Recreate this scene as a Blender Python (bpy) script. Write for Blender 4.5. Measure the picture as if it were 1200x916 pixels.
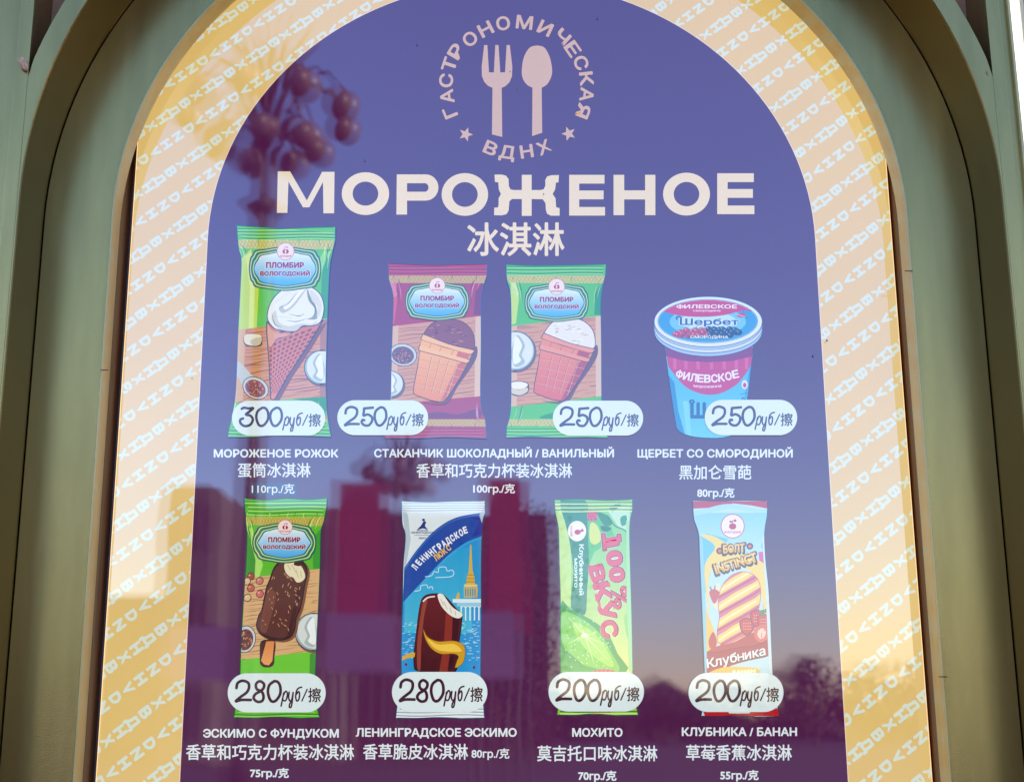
import bpy, bmesh, math, random
from mathutils import Vector, Matrix
random.seed(7)
for o in list(bpy.data.objects): bpy.data.objects.remove(o)
SC = bpy.context.scene
COL = SC.collection

# ------------------------------------------------------------------ camera
FPX, PXC, PYC = 1600.0, 570.0, 458.0            # focal length and centre in photo pixels (1200 x 916)
PITCH = math.atan(FPX / 6538.0)
DIST, CAMZ = 2.05, 1.5
cam = bpy.data.cameras.new("Camera"); co = bpy.data.objects.new("Camera", cam); COL.objects.link(co)
co.location = (0, -DIST, CAMZ); co.rotation_euler = (math.pi/2 + PITCH, 0, 0)
cam.sensor_fit = 'HORIZONTAL'; cam.sensor_width = 36; cam.lens = 36 * FPX / 1200
cam.shift_x = (600 - PXC) / 1200; cam.clip_start = 0.05; cam.clip_end = 2000
cam.dof.use_dof = True; cam.dof.focus_distance = 2.12; cam.dof.aperture_fstop = 6.5   # a phone-sized aperture: the print is sharp, mirrored far things are soft
SC.camera = co

# ------------------------------------------------------------------ light
SUN_EL, SUN_AZ = math.radians(17), math.radians(74)      # azimuth measured from +Y (behind the kiosk) towards +X
w = bpy.data.worlds.new("World"); SC.world = w; w.use_nodes = True
nt = w.node_tree; bg = nt.nodes["Background"]
sky = nt.nodes.new("ShaderNodeTexSky"); sky.sky_type = 'NISHITA'; sky.sun_disc = False
sky.sun_elevation = SUN_EL; sky.sun_rotation = SUN_AZ; sky.air_density = 1.3; sky.dust_density = 0.15; sky.ozone_density = 3.5
hs = nt.nodes.new("ShaderNodeHueSaturation"); hs.inputs['Saturation'].default_value = 1.15
mv = nt.nodes.new("ShaderNodeVectorMath"); mv.operation = 'MULTIPLY'; mv.inputs[1].default_value = (1.08, 1.0, 1.42)   # violet evening air
nt.links.new(sky.outputs[0], hs.inputs['Color']); nt.links.new(hs.outputs[0], mv.inputs[0]); nt.links.new(mv.outputs[0], bg.inputs[0]); bg.inputs[1].default_value = 0.15
sun = bpy.data.lights.new("Sun", 'SUN'); sun.energy = 4.0; sun.angle = math.radians(0.5); sun.color = (1, .86, .66)
so = bpy.data.objects.new("Sun", sun); COL.objects.link(so)
sd = Vector((math.sin(SUN_AZ)*math.cos(SUN_EL), math.cos(SUN_AZ)*math.cos(SUN_EL), math.sin(SUN_EL)))
so.rotation_euler = (-sd).to_track_quat('-Z', 'Y').to_euler(); so.location = (5, 5, 6)
SC.view_settings.view_transform = 'Standard'; SC.view_settings.look = 'None'
SC.view_settings.exposure = 1.85; SC.view_settings.gamma = 1; SC.view_settings.use_curve_mapping = False
EXPF = 2 ** 1.85

# ------------------------------------------------------------------ helpers
def un(u, v, Y=0.0):
    """point of the photograph -> point on the vertical plane y = Y"""
    a = (u-PXC)/FPX; b = -(v-PYC)/FPX
    dy = math.cos(PITCH)-b*math.sin(PITCH); dz = math.sin(PITCH)+b*math.cos(PITCH)
    t = (Y+DIST)/dy
    return (a*t, Y, CAMZ+dz*t)
def lin(c):
    r = []
    for x in c[:3]:
        x = max(0, x)/255.0
        r.append(x/12.92 if x <= .04045 else ((x+.055)/1.055)**2.4)
    return tuple(r)
def link(name, me, parent=None, mat=None):
    o = bpy.data.objects.new(name, me); COL.objects.link(o)
    if parent: o.parent = parent
    if mat and me: me.materials.append(mat)
    return o
def tag(o, label=None, cat=None, group=None, kind=None):
    if label: o['label'] = label
    if cat: o['category'] = cat
    if group: o['group'] = group
    if kind: o['kind'] = kind
    return o
def empty(name, loc=(0, 0, 0)):
    o = bpy.data.objects.new(name, None); COL.objects.link(o); o.location = loc; o.empty_display_size = .1
    return o
class MB:
    """collects boxes, strips and tubes in world coordinates and links them as one mesh"""
    def __init__(s): s.v = []; s.f = []
    def add(s, vs, fs):
        n = len(s.v); s.v += [tuple(x) for x in vs]; s.f += [[i+n for i in f] for f in fs]
    def box(s, x0, x1, y0, y1, z0, z1):
        s.add([(x0,y0,z0),(x1,y0,z0),(x1,y1,z0),(x0,y1,z0),(x0,y0,z1),(x1,y0,z1),(x1,y1,z1),(x0,y1,z1)],
              [(0,3,2,1),(4,5,6,7),(0,1,5,4),(1,2,6,5),(2,3,7,6),(3,0,4,7)])
    def strip(s, A, B):
        n = len(A); s.add(list(A)+list(B), [(i, i+1, n+i+1, n+i) for i in range(n-1)])
    def tube(s, pts, rad, seg=8, cap=True):
        pts = [Vector(p) for p in pts]; rings = []
        for i, p in enumerate(pts):
            d = (pts[min(i+1, len(pts)-1)]-pts[max(i-1, 0)]).normalized()
            a = d.orthogonal().normalized() if abs(d.z) < .9 else Vector((1,0,0))
            a = (a - d*a.dot(d)).normalized(); b = d.cross(a)
            r = rad[i] if isinstance(rad, (list, tuple)) else rad
            rings.append([p+(a*math.cos(t*2*math.pi/seg)+b*math.sin(t*2*math.pi/seg))*r for t in range(seg)])
        vs = [x for r in rings for x in r]; fs = []
        for i in range(len(pts)-1):
            for t in range(seg):
                fs.append((i*seg+t, i*seg+(t+1) % seg, (i+1)*seg+(t+1) % seg, (i+1)*seg+t))
        if cap: fs += [tuple(range(seg-1, -1, -1)), tuple((len(pts)-1)*seg+t for t in range(seg))]
        s.add(vs, fs)
    def ball(s, c, r, nu=12, nv=8, sz=1):
        vs = [(c[0], c[1], c[2]+r*sz)]; fs = []
        for j in range(1, nv):
            for i in range(nu):
                a = math.pi*j/nv; b = 2*math.pi*i/nu
                vs.append((c[0]+r*math.sin(a)*math.cos(b), c[1]+r*math.sin(a)*math.sin(b), c[2]+r*sz*math.cos(a)))
        vs.append((c[0], c[1], c[2]-r*sz)); L = len(vs)-1
        for i in range(nu):
            fs.append((0, 1+i, 1+(i+1) % nu)); fs.append((L, L-1-i, L-1-(i+1) % nu))
            for j in range(nv-2):
                a = 1+j*nu
                fs.append((a+i, a+nu+i, a+nu+(i+1) % nu, a+(i+1) % nu))
        s.add(vs, fs)
    def build(s, name, mat, parent=None, smooth=False, recalc=False):
        me = bpy.data.meshes.new(name); me.from_pydata(s.v, [], s.f); me.update()
        if recalc:
            bm = bmesh.new(); bm.from_mesh(me); bmesh.ops.recalc_face_normals(bm, faces=bm.faces); bm.to_mesh(me); bm.free()
        if smooth: me.polygons.foreach_set('use_smooth', [True]*len(me.polygons))
        return link(name, me, parent, mat)

# ------------------------------------------------------------------ materials
def newmat(name):
    m = bpy.data.materials.new(name); m.use_nodes = True
    return m, m.node_tree, m.node_tree.nodes["Principled BSDF"]
def paint(name, c, rough=.5, metal=0.0, var=.08, scale=6, bump=.0, bscale=200, spec=.5, stretch=None):
    m, t, p = newmat(name); N = t.nodes; L = t.links
    tc = N.new("ShaderNodeTexCoord"); mp = N.new("ShaderNodeMapping"); L.new(tc.outputs['Object'], mp.inputs[0])
    if stretch: mp.inputs['Scale'].default_value = stretch
    n = N.new("ShaderNodeTexNoise"); n.inputs['Scale'].default_value = scale; n.inputs['Detail'].default_value = 8
    n.inputs['Roughness'].default_value = .65
    L.new(mp.outputs[0], n.inputs['Vector'])
    r = N.new("ShaderNodeValToRGB"); L.new(n.outputs['Fac'], r.inputs[0])
    r.color_ramp.elements[0].position = .3; r.color_ramp.elements[1].position = .7
    r.color_ramp.elements[0].color = tuple(x*(1-var) for x in c)+(1,)
    r.color_ramp.elements[1].color = tuple(min(1, x*(1+var)) for x in c)+(1,)
    L.new(r.outputs[0], p.inputs['Base Color'])
    p.inputs['Roughness'].default_value = rough; p.inputs['Metallic'].default_value = metal
    p.inputs['Specular IOR Level'].default_value = spec
    mr = N.new("ShaderNodeMapRange"); mr.inputs['To Min'].default_value = rough*.9; mr.inputs['To Max'].default_value = rough*1.15
    L.new(n.outputs['Fac'], mr.inputs[0]); L.new(mr.outputs[0], p.inputs['Roughness'])
    if bump:
        b = N.new("ShaderNodeTexNoise"); b.inputs['Scale'].default_value = bscale; b.inputs['Detail'].default_value = 3
        L.new(tc.outputs['Object'], b.inputs['Vector'])
        bn = N.new("ShaderNodeBump"); bn.inputs['Strength'].default_value = bump; bn.inputs['Distance'].default_value = .002
        L.new(b.outputs['Fac'], bn.inputs['Height']); L.new(bn.outputs[0], p.inputs['Normal'])
    return m
EMIT = 0.94/EXPF*1.0
def glossy_print(name, color=None, emit=1.0, film=True):
    """backlit print under clear acrylic: colour from the 'Col' attribute, glows from the lamps behind,
    and mirrors the square twice (two faces of the sheet, not quite parallel)"""
    m = bpy.data.materials.new(name); m.use_nodes = True; t = m.node_tree; N = t.nodes; L = t.links
    N.clear(); out = N.new("ShaderNodeOutputMaterial")
    if color is None:
        at = N.new("ShaderNodeAttribute"); at.attribute_name = 'Col'; src = at.outputs['Color']
    else:
        rg = N.new("ShaderNodeRGB"); rg.outputs[0].default_value = tuple(color)+(1,); src = rg.outputs[0]
    # faint unevenness of the diffused lamps and of the ink
    tc = N.new("ShaderNodeTexCoord")
    n1 = N.new("ShaderNodeTexNoise"); n1.inputs['Scale'].default_value = 2.2; n1.inputs['Detail'].default_value = 2
    n2 = N.new("ShaderNodeTexNoise"); n2.inputs['Scale'].default_value = 420; n2.inputs['Detail'].default_value = 2
    L.new(tc.outputs['Object'], n1.inputs['Vector']); L.new(tc.outputs['Object'], n2.inputs['Vector'])
    a1 = N.new("ShaderNodeMapRange"); a1.inputs['To Min'].default_value = .86; a1.inputs['To Max'].default_value = 1.14
    a2 = N.new("ShaderNodeMapRange"); a2.inputs['To Min'].default_value = .93; a2.inputs['To Max'].default_value = 1.07
    L.new(n1.outputs['Fac'], a1.inputs[0]); L.new(n2.outputs['Fac'], a2.inputs[0])
    mu = N.new("ShaderNodeMath"); mu.operation = 'MULTIPLY'; L.new(a1.outputs[0], mu.inputs[0]); L.new(a2.outputs[0], mu.inputs[1])
    me = N.new("ShaderNodeMath"); me.operation = 'MULTIPLY'; L.new(mu.outputs[0], me.inputs[0]); me.inputs[1].default_value = EMIT*emit
    em = N.new("ShaderNodeEmission"); L.new(src, em.inputs[0]); L.new(me.outputs[0], em.inputs[1])
    df = N.new("ShaderNodeBsdfDiffuse"); sc = N.new("ShaderNodeVectorMath"); sc.operation = 'SCALE'; sc.inputs['Scale'].default_value = .13
    L.new(src, sc.inputs[0]); L.new(sc.outputs[0], df.inputs[0])
    ad = N.new("ShaderNodeAddShader"); L.new(em.outputs[0], ad.inputs[0]); L.new(df.outputs[0], ad.inputs[1])
    cur = ad.outputs[0]
    geo = N.new("ShaderNodeNewGeometry")
    bnz = N.new("ShaderNodeTexNoise"); bnz.inputs['Scale'].default_value = 5.5; bnz.inputs['Detail'].default_value = 1
    L.new(tc.outputs['Object'], bnz.inputs['Vector'])
    # wiped and dusty patches blur the mirror image a little
    sm = N.new("ShaderNodeTexNoise"); sm.inputs['Scale'].default_value = 3.1; sm.inputs['Detail'].default_value = 7; sm.inputs['Roughness'].default_value = .7
    sm.inputs['Distortion'].default_value = 1.2; L.new(tc.outputs['Object'], sm.inputs['Vector'])
    sr = N.new("ShaderNodeMapRange"); sr.inputs['From Min'].default_value = .42; sr.inputs['From Max'].default_value = .72
    sr.inputs['To Min'].default_value = .006; sr.inputs['To Max'].default_value = .06; L.new(sm.outputs['Fac'], sr.inputs[0])
    for tilt, ior in (((0, 0, 0), 1.95), ((.0042, 0, -.0016), 1.72)):
        bp = N.new("ShaderNodeBump"); bp.inputs['Strength'].default_value = 1; bp.inputs['Distance'].default_value = .00022
        L.new(bnz.outputs['Fac'], bp.inputs['Height'])
        va = N.new("ShaderNodeVectorMath"); va.operation = 'ADD'; L.new(bp.outputs[0], va.inputs[0]); va.inputs[1].default_value = tilt
        vn = N.new("ShaderNodeVectorMath"); vn.operation = 'NORMALIZE'; L.new(va.outputs[0], vn.inputs[0])
        gl = N.new("ShaderNodeBsdfGlossy"); L.new(sr.outputs[0], gl.inputs['Roughness']); L.new(vn.outputs[0], gl.inputs['Normal'])
        fr = N.new("ShaderNodeFresnel"); fr.inputs['IOR'].default_value = ior; L.new(vn.outputs[0], fr.inputs['Normal'])
        mx = N.new("ShaderNodeMixShader"); L.new(fr.outputs[0], mx.inputs[0]); L.new(cur, mx.inputs[1]); L.new(gl.outputs[0], mx.inputs[2])
        cur = mx.outputs[0]
    L.new(cur, out.inputs[0])
    return m
M_PRINT = glossy_print("backlit_print")
M_EDGE = glossy_print("acrylic_edge", lin((255, 205, 150)), 1.8)
M_METAL = paint("satin_champagne_metal", (.35, .235, .068), .24, .8, .16, 9, .09, 600, stretch=(3, 3, .35))
M_REVEAL = paint("shaded_satin_metal", (.115, .065, .010), .3, .7, .08, 3, .04, 900)  # same satin metal as the faces, with the reveal's shade mixed into its colour
M_RIM = paint("gold_rim_metal", (.5, .37, .15), .35, .6, .12, 8, stretch=(4, 4, .6))
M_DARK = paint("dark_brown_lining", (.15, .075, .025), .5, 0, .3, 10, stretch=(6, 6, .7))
M_GREY = paint("housing_side_grey", (.26, .2, .18), .45, .3, .15, 10, stretch=(8, 8, .6))
M_BROWN = paint("brown_recess_panel", (.42, .19, .095), .7, 0, .1, 5, spec=.15)
M_JOINT = paint("joint_black", (.01, .008, .005), .8, 0)

# ------------------------------------------------------------------ kiosk front
def halfclip(poly, a, b, c):
    out = []; n = len(poly)
    for i in range(n):
        p, q = poly[i], poly[(i+1) % n]
        dp = a*p[0]+b*p[1]+c; dq = a*q[0]+b*q[1]+c
        if dp >= 0: out.append(p)
        if (dp >= 0) != (dq >= 0):
            t = dp/(dp-dq); out.append(tuple(p[k]+(q[k]-p[k])*t for k in range(len(p))))
    return out

XC = .036
def outline(w, zs, h, Y, z0, n=72, clamp=None, xc=XC):
    pts = [(-w, z0), (-w, z0+(zs-z0)*.35), (-w, z0+(zs-z0)*.7)]
    pts += [(-w*math.cos(math.pi*i/n), zs+h*math.sin(math.pi*i/n)) for i in range(n+1)]
    pts += [(w, z0+(zs-z0)*.7), (w, z0+(zs-z0)*.35), (w, z0)]
    if clamp: pts = [(max(-clamp, min(clamp, x)), z) for x, z in pts]
    return [(xc+x, Y, z) for x, z in pts]
ZB = .55
YA, YB, YR = -.17, -.06, -.02
A = (.7227, 2.2565, .7005); Cc = (.6161, 2.2634, .5798)
kiosk = tag(empty("kiosk_front", (XC, 0, 0)), "olive green satin metal kiosk front with an arched niche around the glowing menu", "kiosk")
def kpart(mb, name, mat, **k):
    o = mb.build(name, mat, kiosk, **k); o.location = (-XC, 0, 0); return o
m = MB(); m.strip(outline(A[0], A[1], A[2], YA, ZB), outline(.7525, 2.2565, .7305, YA, ZB, clamp=.7245))
ring = kpart(m, "arch_face", M_METAL)
m = MB(); m.strip(outline(.7525, 2.2565, .7305, YA, ZB, clamp=.7245), outline(.7525, 2.2565, .7305, -.09, ZB, clamp=.7245)); kpart(m, "arch_return", M_REVEAL)
# rounded front edge, then the deep reveal
m = MB(); m.strip(outline(A[0], A[1], A[2], YA, ZB), outline(A[0]-.0015, A[1], A[2]-.0015, YA+.002, ZB)); kpart(m, "edge_bead", M_REVEAL)
m = MB(); m.strip(outline(A[0]-.0015, A[1], A[2]-.0015, YA+.002, ZB), outline(A[0]-.0015, A[1], A[2]-.0015, YB-.0015, ZB)); kpart(m, "reveal", M_REVEAL, smooth=True)
m = MB(); m.strip(outline(A[0]-.0015, A[1], A[2]-.0015, YB-.0015, ZB), outline(A[0]+.006, A[1], A[2]+.006, YB+.004, ZB)); kpart(m, "shadow_joint", M_JOINT)
m = MB(); m.strip(outline(A[0]-.0033, A[1], A[2]-.0033, YB, ZB), outline(Cc[0], Cc[1], Cc[2], YB, ZB)); kpart(m, "niche_panel", M_METAL)
# trim lip and the rim that runs back to the lightbox
m = MB()
m.strip(outline(Cc[0], Cc[1], Cc[2], YB, ZB), outline(Cc[0]-.0005, Cc[1], Cc[2]-.0005, YB-.002, ZB))
m.strip(outline(Cc[0]-.0005, Cc[1], Cc[2]-.0005, YB-.002, ZB), outline(Cc[0]-.0022, Cc[1], Cc[2]-.0022, YB-.002, ZB))
m.strip(outline(Cc[0]-.0022, Cc[1], Cc[2]-.0022, YB-.002, ZB), outline(Cc[0]-.0022, Cc[1], Cc[2]-.0022, YR, ZB))
kpart(m, "rim_trim", M_RIM)
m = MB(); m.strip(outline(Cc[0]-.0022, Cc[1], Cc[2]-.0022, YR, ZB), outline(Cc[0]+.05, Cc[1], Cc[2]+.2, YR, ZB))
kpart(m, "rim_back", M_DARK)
m = MB(); m.box(XC-.74, XC+.74, .036, .046, .3, 3.02); kpart(m, "niche_lining", M_GREY)
for xa in (-.6175, .6145):
    m = MB(); m.box(XC+.001+xa, XC+.001+xa+.003, YR+.001, .036, ZB, 3.0); kpart(m, "side_lining", M_DARK)
# pilasters with a shallow step
for s in (-1, 1):
    m = MB()
    def bx(a, b, y0, y1, z0, z1):
        xa, xb = sorted((XC+s*a, XC+s*b)); m.box(xa, xb, y0, y1, z0, z1)
    bx(.7247, .7450, YA, .1, 0, 3.3); o = kpart(m, "pilaster", M_METAL)
    bv = o.modifiers.new("Bevel", 'BEVEL'); bv.width = .0012; bv.segments = 2
    m = MB(); bx(.7452, .7560 if s > 0 else .9, YA+.0035, .1, 0, 3.3); kpart(m, "pilaster_step", M_METAL)
    if s > 0:
        m = MB(); bx(.7562, .7585, YA-.004, .1, 0, 3.3); kpart(m, "corner_bead", M_RIM)
        m = MB(); bx(.7587, .7605, YA+.006, .1, 0, 3.3); kpart(m, "corner_gap", M_DARK)
        m = MB(); bx(.7607, .7625, YA+.002, .1, 0, 3.3); kpart(m, "corner_bead", M_RIM)
    arc = [(s*.7525*math.cos(t*math.pi/80), 2.2565+.7305*math.sin(t*math.pi/80)) for t in range(0, 41)]
    reg = [(s*.7525, 2.2), ] + arc + [(0, 3.02), (s*.7525, 3.02)]
    for nm, mt, yy, lo, hi in (("spandrel_panel", M_BROWN, -.092, .6895, .7243), ("spandrel_backing", M_METAL, -.097, 0, .6892)):
        q = halfclip(halfclip(reg, s, 0, -lo), -s, 0, hi)
        m = MB(); m.add([(XC+x, yy, z) for x, z in q]+[(XC+x, yy+.004, z) for x, z in q], [list(range(len(q)))]+[(i, (i+1) % len(q), len(q)+(i+1) % len(q), len(q)+i) for i in range(len(q))])
        kpart(m, nm, mt)
m = MB(); m.box(XC-.9, XC+.7585, YA-.01, .1, 3.02, 3.5); kpart(m, "top_beam", M_METAL)
m = MB(); m.box(XC-.7, XC+.7, YA-.01, .1, .4, .55); m.box(XC-.7265, XC+.7265, YA+.01, .1, 0, .4); kpart(m, "plinth", M_METAL)
m = MB(); m.box(XC-.9, XC+.75, .1, 1.6, 0, 3.3); kpart(m, "cabin_body", M_METAL)

# joints in the gold rim
for (u, v) in ((122, 434), (1065, 318), (1105, 793)):
    x, y, z = un(u, v, YB-.003)
    m = MB(); m.box(x-.006, x+.006, y-.0003, y+.0002, z, z+.0012); kpart(m, "rim_joint", M_JOINT)

# ------------------------------------------------------------------ flat print helper
def cr(pts, closed=True, k=6):
    """Catmull-Rom through the points"""
    n = len(pts); out = []
    rng = range(n) if closed else range(n-1)
    for i in rng:
        g = (lambda j: pts[j % n]) if closed else (lambda j: pts[max(0, min(n-1, j))])
        p0, p1, p2, p3 = g(i-1), g(i), g(i+1), g(i+2)
        for q in range(k):
            t = q/k; t2 = t*t; t3 = t2*t
            out.append(tuple(.5*(2*p1[d]+(p2[d]-p0[d])*t+(2*p0[d]-5*p1[d]+4*p2[d]-p3[d])*t2+(3*p1[d]-p0[d]-3*p2[d]+p3[d])*t3) for d in (0, 1)))
    if not closed: out.append(pts[-1])
    return out
def ell(cx, cy, rx, ry, n=28, a0=0, a1=360):
    full = abs(a1-a0) >= 360
    return [(cx+rx*math.cos(math.radians(a0+(a1-a0)*i/n)), cy-ry*math.sin(math.radians(a0+(a1-a0)*i/n))) for i in range(n if full else n+1)]
def rrect(x0, y0, x1, y1, r, n=6):
    p = []
    for cx, cy, a in ((x1-r, y0+r, 0), (x0+r, y0+r, 90), (x0+r, y1-r, 180), (x1-r, y1-r, 270)):
        p += ell(cx, cy, r, r, n, a, a+90)
    return p
def inside(p, poly):
    c = False; n = len(poly)
    for i in range(n):
        a, b = poly[i], poly[(i+1) % n]
        if (a[1] > p[1]) != (b[1] > p[1]) and p[0] < (b[0]-a[0])*(p[1]-a[1])/(b[1]-a[1])+a[0]: c = not c
    return c
def mixc(a, b, t): return tuple(a[i]*(1-t)+b[i]*t for i in range(3))
class Layer: y = 0.0
LAY = Layer()
STEP = 5e-6
TXT = {}
def glyphs(s, off):
    """outlines of a word; off thickens it by stacking slightly shifted copies"""
    if off:
        vs, fs = glyphs(s, 0)
        V = []; F = []
        for k in range(8):
            a = math.pi/4*k; n = len(V)
            V += [(x+off*math.cos(a), y+off*math.sin(a)) for x, y in vs]; F += [[i+n for i in f] for f in fs]
        return V, F
    if any(c in s for c in "ЭФ莓н") and len(s) > 0:
        V = []; F = []; x = 0.0
        parts = []; cur = ""
        for c in s:
            if c in "ЭФ莓н":
                if cur: parts.append(cur)
                parts.append(c); cur = ""
            else: cur += c
        if cur: parts.append(cur)
        for p in parts:
            n = len(V)
            if p == "Э":
                vs, fs = glyphs("С", 0); x0 = min(v[0] for v in vs); x1 = max(v[0] for v in vs)
                V += [(x+(x1-v[0]), v[1]) for v in vs]; F += [[i+n for i in f] for f in fs]
                n = len(V); V += [(x+.2, .32), (x+(x1-x0)*.93, .32), (x+(x1-x0)*.93, .40), (x+.2, .40)]; F.append([n, n+1, n+2, n+3]); x += (x1-x0)+.08
            elif p == "н":
                vs, fs = glyphs("Н", 0); x0 = min(v[0] for v in vs); x1 = max(v[0] for v in vs)
                V += [(x+(v[0]-x0)*.8, v[1]*.75) for v in vs]; F += [[i+n for i in f] for f in fs]; x += (x1-x0)*.8+.09
            elif p == "莓":
                vs, fs = glyphs("每", 0); x0 = min(v[0] for v in vs); x1 = max(v[0] for v in vs)
                V += [(x+v[0]-x0, -.07+(v[1]+.08)*.74) for v in vs]; F += [[i+n for i in f] for f in fs]
                for a_, b_, c_, d_ in ((.0, .70, .92, .76), (.22, .64, .29, .83), (.62, .64, .69, .83)):
                    n = len(V); V += [(x+a_, b_), (x+c_, b_), (x+c_, d_), (x+a_, d_)]; F.append([n, n+1, n+2, n+3])
                x += x1-x0+.08
            elif p == "Ф":
                vs, fs = glyphs("О", 0); x0 = min(v[0] for v in vs); x1 = max(v[0] for v in vs); w_ = (x1-x0)*1.08
                V += [(x+(v[0]-x0)*1.08, .364+(v[1]-.364)*.74) for v in vs]; F += [[i+n for i in f] for f in fs]
                n = len(V); V += [(x+w_/2-.045, -.02), (x+w_/2+.045, -.02), (x+w_/2+.045, .75), (x+w_/2-.045, .75)]; F.append([n, n+1, n+2, n+3]); x += w_+.08
            else:
                st = p.lstrip(" "); x += .30*(len(p)-len(st)); en = st.rstrip(" ")
                vs, fs = glyphs(en, 0); x0 = min(v[0] for v in vs); x1 = max(v[0] for v in vs)
                V += [(x+v[0]-x0, v[1]) for v in vs]; F += [[i+n for i in f] for f in fs]; x += (x1-x0)+.08+.30*(len(st)-len(en))
        return V, F
    key = (s, off)
    if key not in TXT:
        c = bpy.data.curves.new('t', 'FONT'); c.body = s; c.size = 1; c.offset = off; c.resolution_u = 3
        o = bpy.data.objects.new('t', c); COL.objects.link(o); bpy.context.view_layer.update()
        ev = o.evaluated_get(bpy.context.evaluated_depsgraph_get()); me = ev.to_mesh()
        vs = [(v.co.x, v.co.y) for v in me.vertices]; fs = [list(p.vertices) for p in me.polygons]
        ev.to_mesh_clear(); bpy.data.objects.remove(o); bpy.data.curves.remove(c)
        TXT[key] = (vs, fs)
    return TXT[key]
class Art:
    """one printed shape group; authored in photo pixels (tf maps any drawing grid to them) on the sheet's own plane"""
    def __init__(s, name, parent, tf=None): s.name = name; s.parent = parent; s.tf = tf or (lambda p: p); s.v = []; s.c = []; s.f = []; s.clip = None
    def raw(s, vs, fs, cols, y, copies=1):
        """y: one depth, or one per vertex; copies lie a few microns apart"""
        per = max(1, len(vs)//copies)
        ys = y if isinstance(y, list) else [y-STEP*.5*(i//per) for i in range(len(vs))]
        if s.clip is None:
            n = len(s.v)
            for p, q in zip(vs, ys): s.v.append(un(*s.tf(p), q))
            s.c += cols; s.f += [[i+n for i in f] for f in fs]; return
        for f in fs:
            pg = [(vs[i][0], vs[i][1], ys[i])+tuple(cols[i]) for i in f]
            lo, hi = min(p[1] for p in pg), max(p[1] for p in pg); xa, xb = min(p[0] for p in pg), max(p[0] for p in pg)
            st = [t for t in s.clip if t[1] > lo and t[0] < hi]
            if st and lo >= s.clip[0][0] and hi <= s.clip[-1][1] and all(xa >= max(t[2], t[3]) and xb <= min(t[4], t[5]) for t in st): out = [pg]
            else:
                out = []
                for (y0, y1, l0, l1, r0, r1) in st:
                    q = halfclip(pg, 0, 1, -y0)
                    if q: q = halfclip(q, 0, -1, y1)
                    k = (l1-l0)/(y1-y0)
                    if q: q = halfclip(q, 1, -k, -(l0-k*y0))
                    k = (r1-r0)/(y1-y0)
                    if q: q = halfclip(q, -1, k, (r0-k*y0))
                    if q and len(q) > 2: out.append(q)
            for q in out:
                n = len(s.v)
                for p in q: s.v.append(un(*s.tf(p[:2]), p[2])); s.c.append(p[3:6])
                s.f.append(list(range(n, n+len(q))))
    def clip_to(s, ol, n=30):
        """everything drawn from here on is trimmed to the outline"""
        if ol is None: s.clip = None; return
        lo, hi = min(p[1] for p in ol), max(p[1] for p in ol); lv = []
        for i in range(n+1):
            y = lo+(hi-lo)*(.004+.992*i/n); xs = []
            for j in range(len(ol)):
                p, q = ol[j], ol[(j+1) % len(ol)]
                if (p[1] > y) != (q[1] > y): xs.append(p[0]+(q[0]-p[0])*(y-p[1])/(q[1]-p[1]))
            lv.append((y, min(xs), max(xs)))
        s.clip = [(lv[i][0], lv[i+1][0], lv[i][1], lv[i+1][1], lv[i][2], lv[i+1][2]) for i in range(n)]
    def nl(s): LAY.y -= STEP; return LAY.y
    def poly(s, pts, c, y=None):
        y = y if y is not None else s.nl()
        if len(pts) < 3: return
        cols = [lin(c(p)) if callable(c) else lin(c) for p in pts]
        s.raw(pts, [list(range(len(pts)))], cols, y)
    def polys(s, lst, c):
        y = s.nl()
        for p in lst: s.poly(p, c, y)
    def grad(s, pts, c0, c1, n=10, axis=1, y=None):
        y = y if y is not None else s.nl()
        lo = min(p[axis] for p in pts); hi = max(p[axis] for p in pts)
        for i in range(n):
            a, b = lo+(hi-lo)*i/n, lo+(hi-lo)*(i+1)/n
            q = halfclip(pts, *((0, 1, -a) if axis else (1, 0, -a))); q = halfclip(q, *((0, -1, b) if axis else (-1, 0, b))) if q else q
            if len(q) >= 3:
                s.raw(q, [list(range(len(q)))], [lin(mixc(c0, c1, max(0, min(1, (p[axis]-lo)/(hi-lo+1e-9))))) for p in q], y)
    def line(s, pts, wd, c, closed=False, y=None, climb=False):
        y = y if y is not None else s.nl()
        n = len(pts)
        if n < 2: return
        L = []; R = []
        for i in range(n):
            a = pts[(i-1) % n] if closed or i else pts[0]; b = pts[(i+1) % n] if closed or i < n-1 else pts[n-1]
            dx, dy = b[0]-a[0], b[1]-a[1]; l = math.hypot(dx, dy) or 1
            h = (wd(i/(n-1 if n > 1 else 1)) if callable(wd) else wd)/2
            L.append((pts[i][0]-dy/l*h, pts[i][1]+dx/l*h)); R.append((pts[i][0]+dy/l*h, pts[i][1]-dx/l*h))
        fs = [(i, i+1, n+i+1, n+i) for i in range(n-1)]
        if closed: fs.append((n-1, 0, n, 2*n-1))
        if climb: y = [y-i*8e-7 for i in range(n)]*2
        s.raw(L+R, fs, [lin(c)]*(2*n), y)
    def lines(s, lst, wd, c):
        y = s.nl()
        for p in lst: s.line(p, wd, c, False, y)
    def brush(s, pts, wd, c):
        """round-ended pen stroke"""
        s.line(pts, wd, c, climb=True); LAY.y -= len(pts)*8e-7+STEP
        for p in (pts[0], pts[-1]): s.poly(ell(p[0], p[1], wd/2, wd/2, 10), c)
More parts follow.
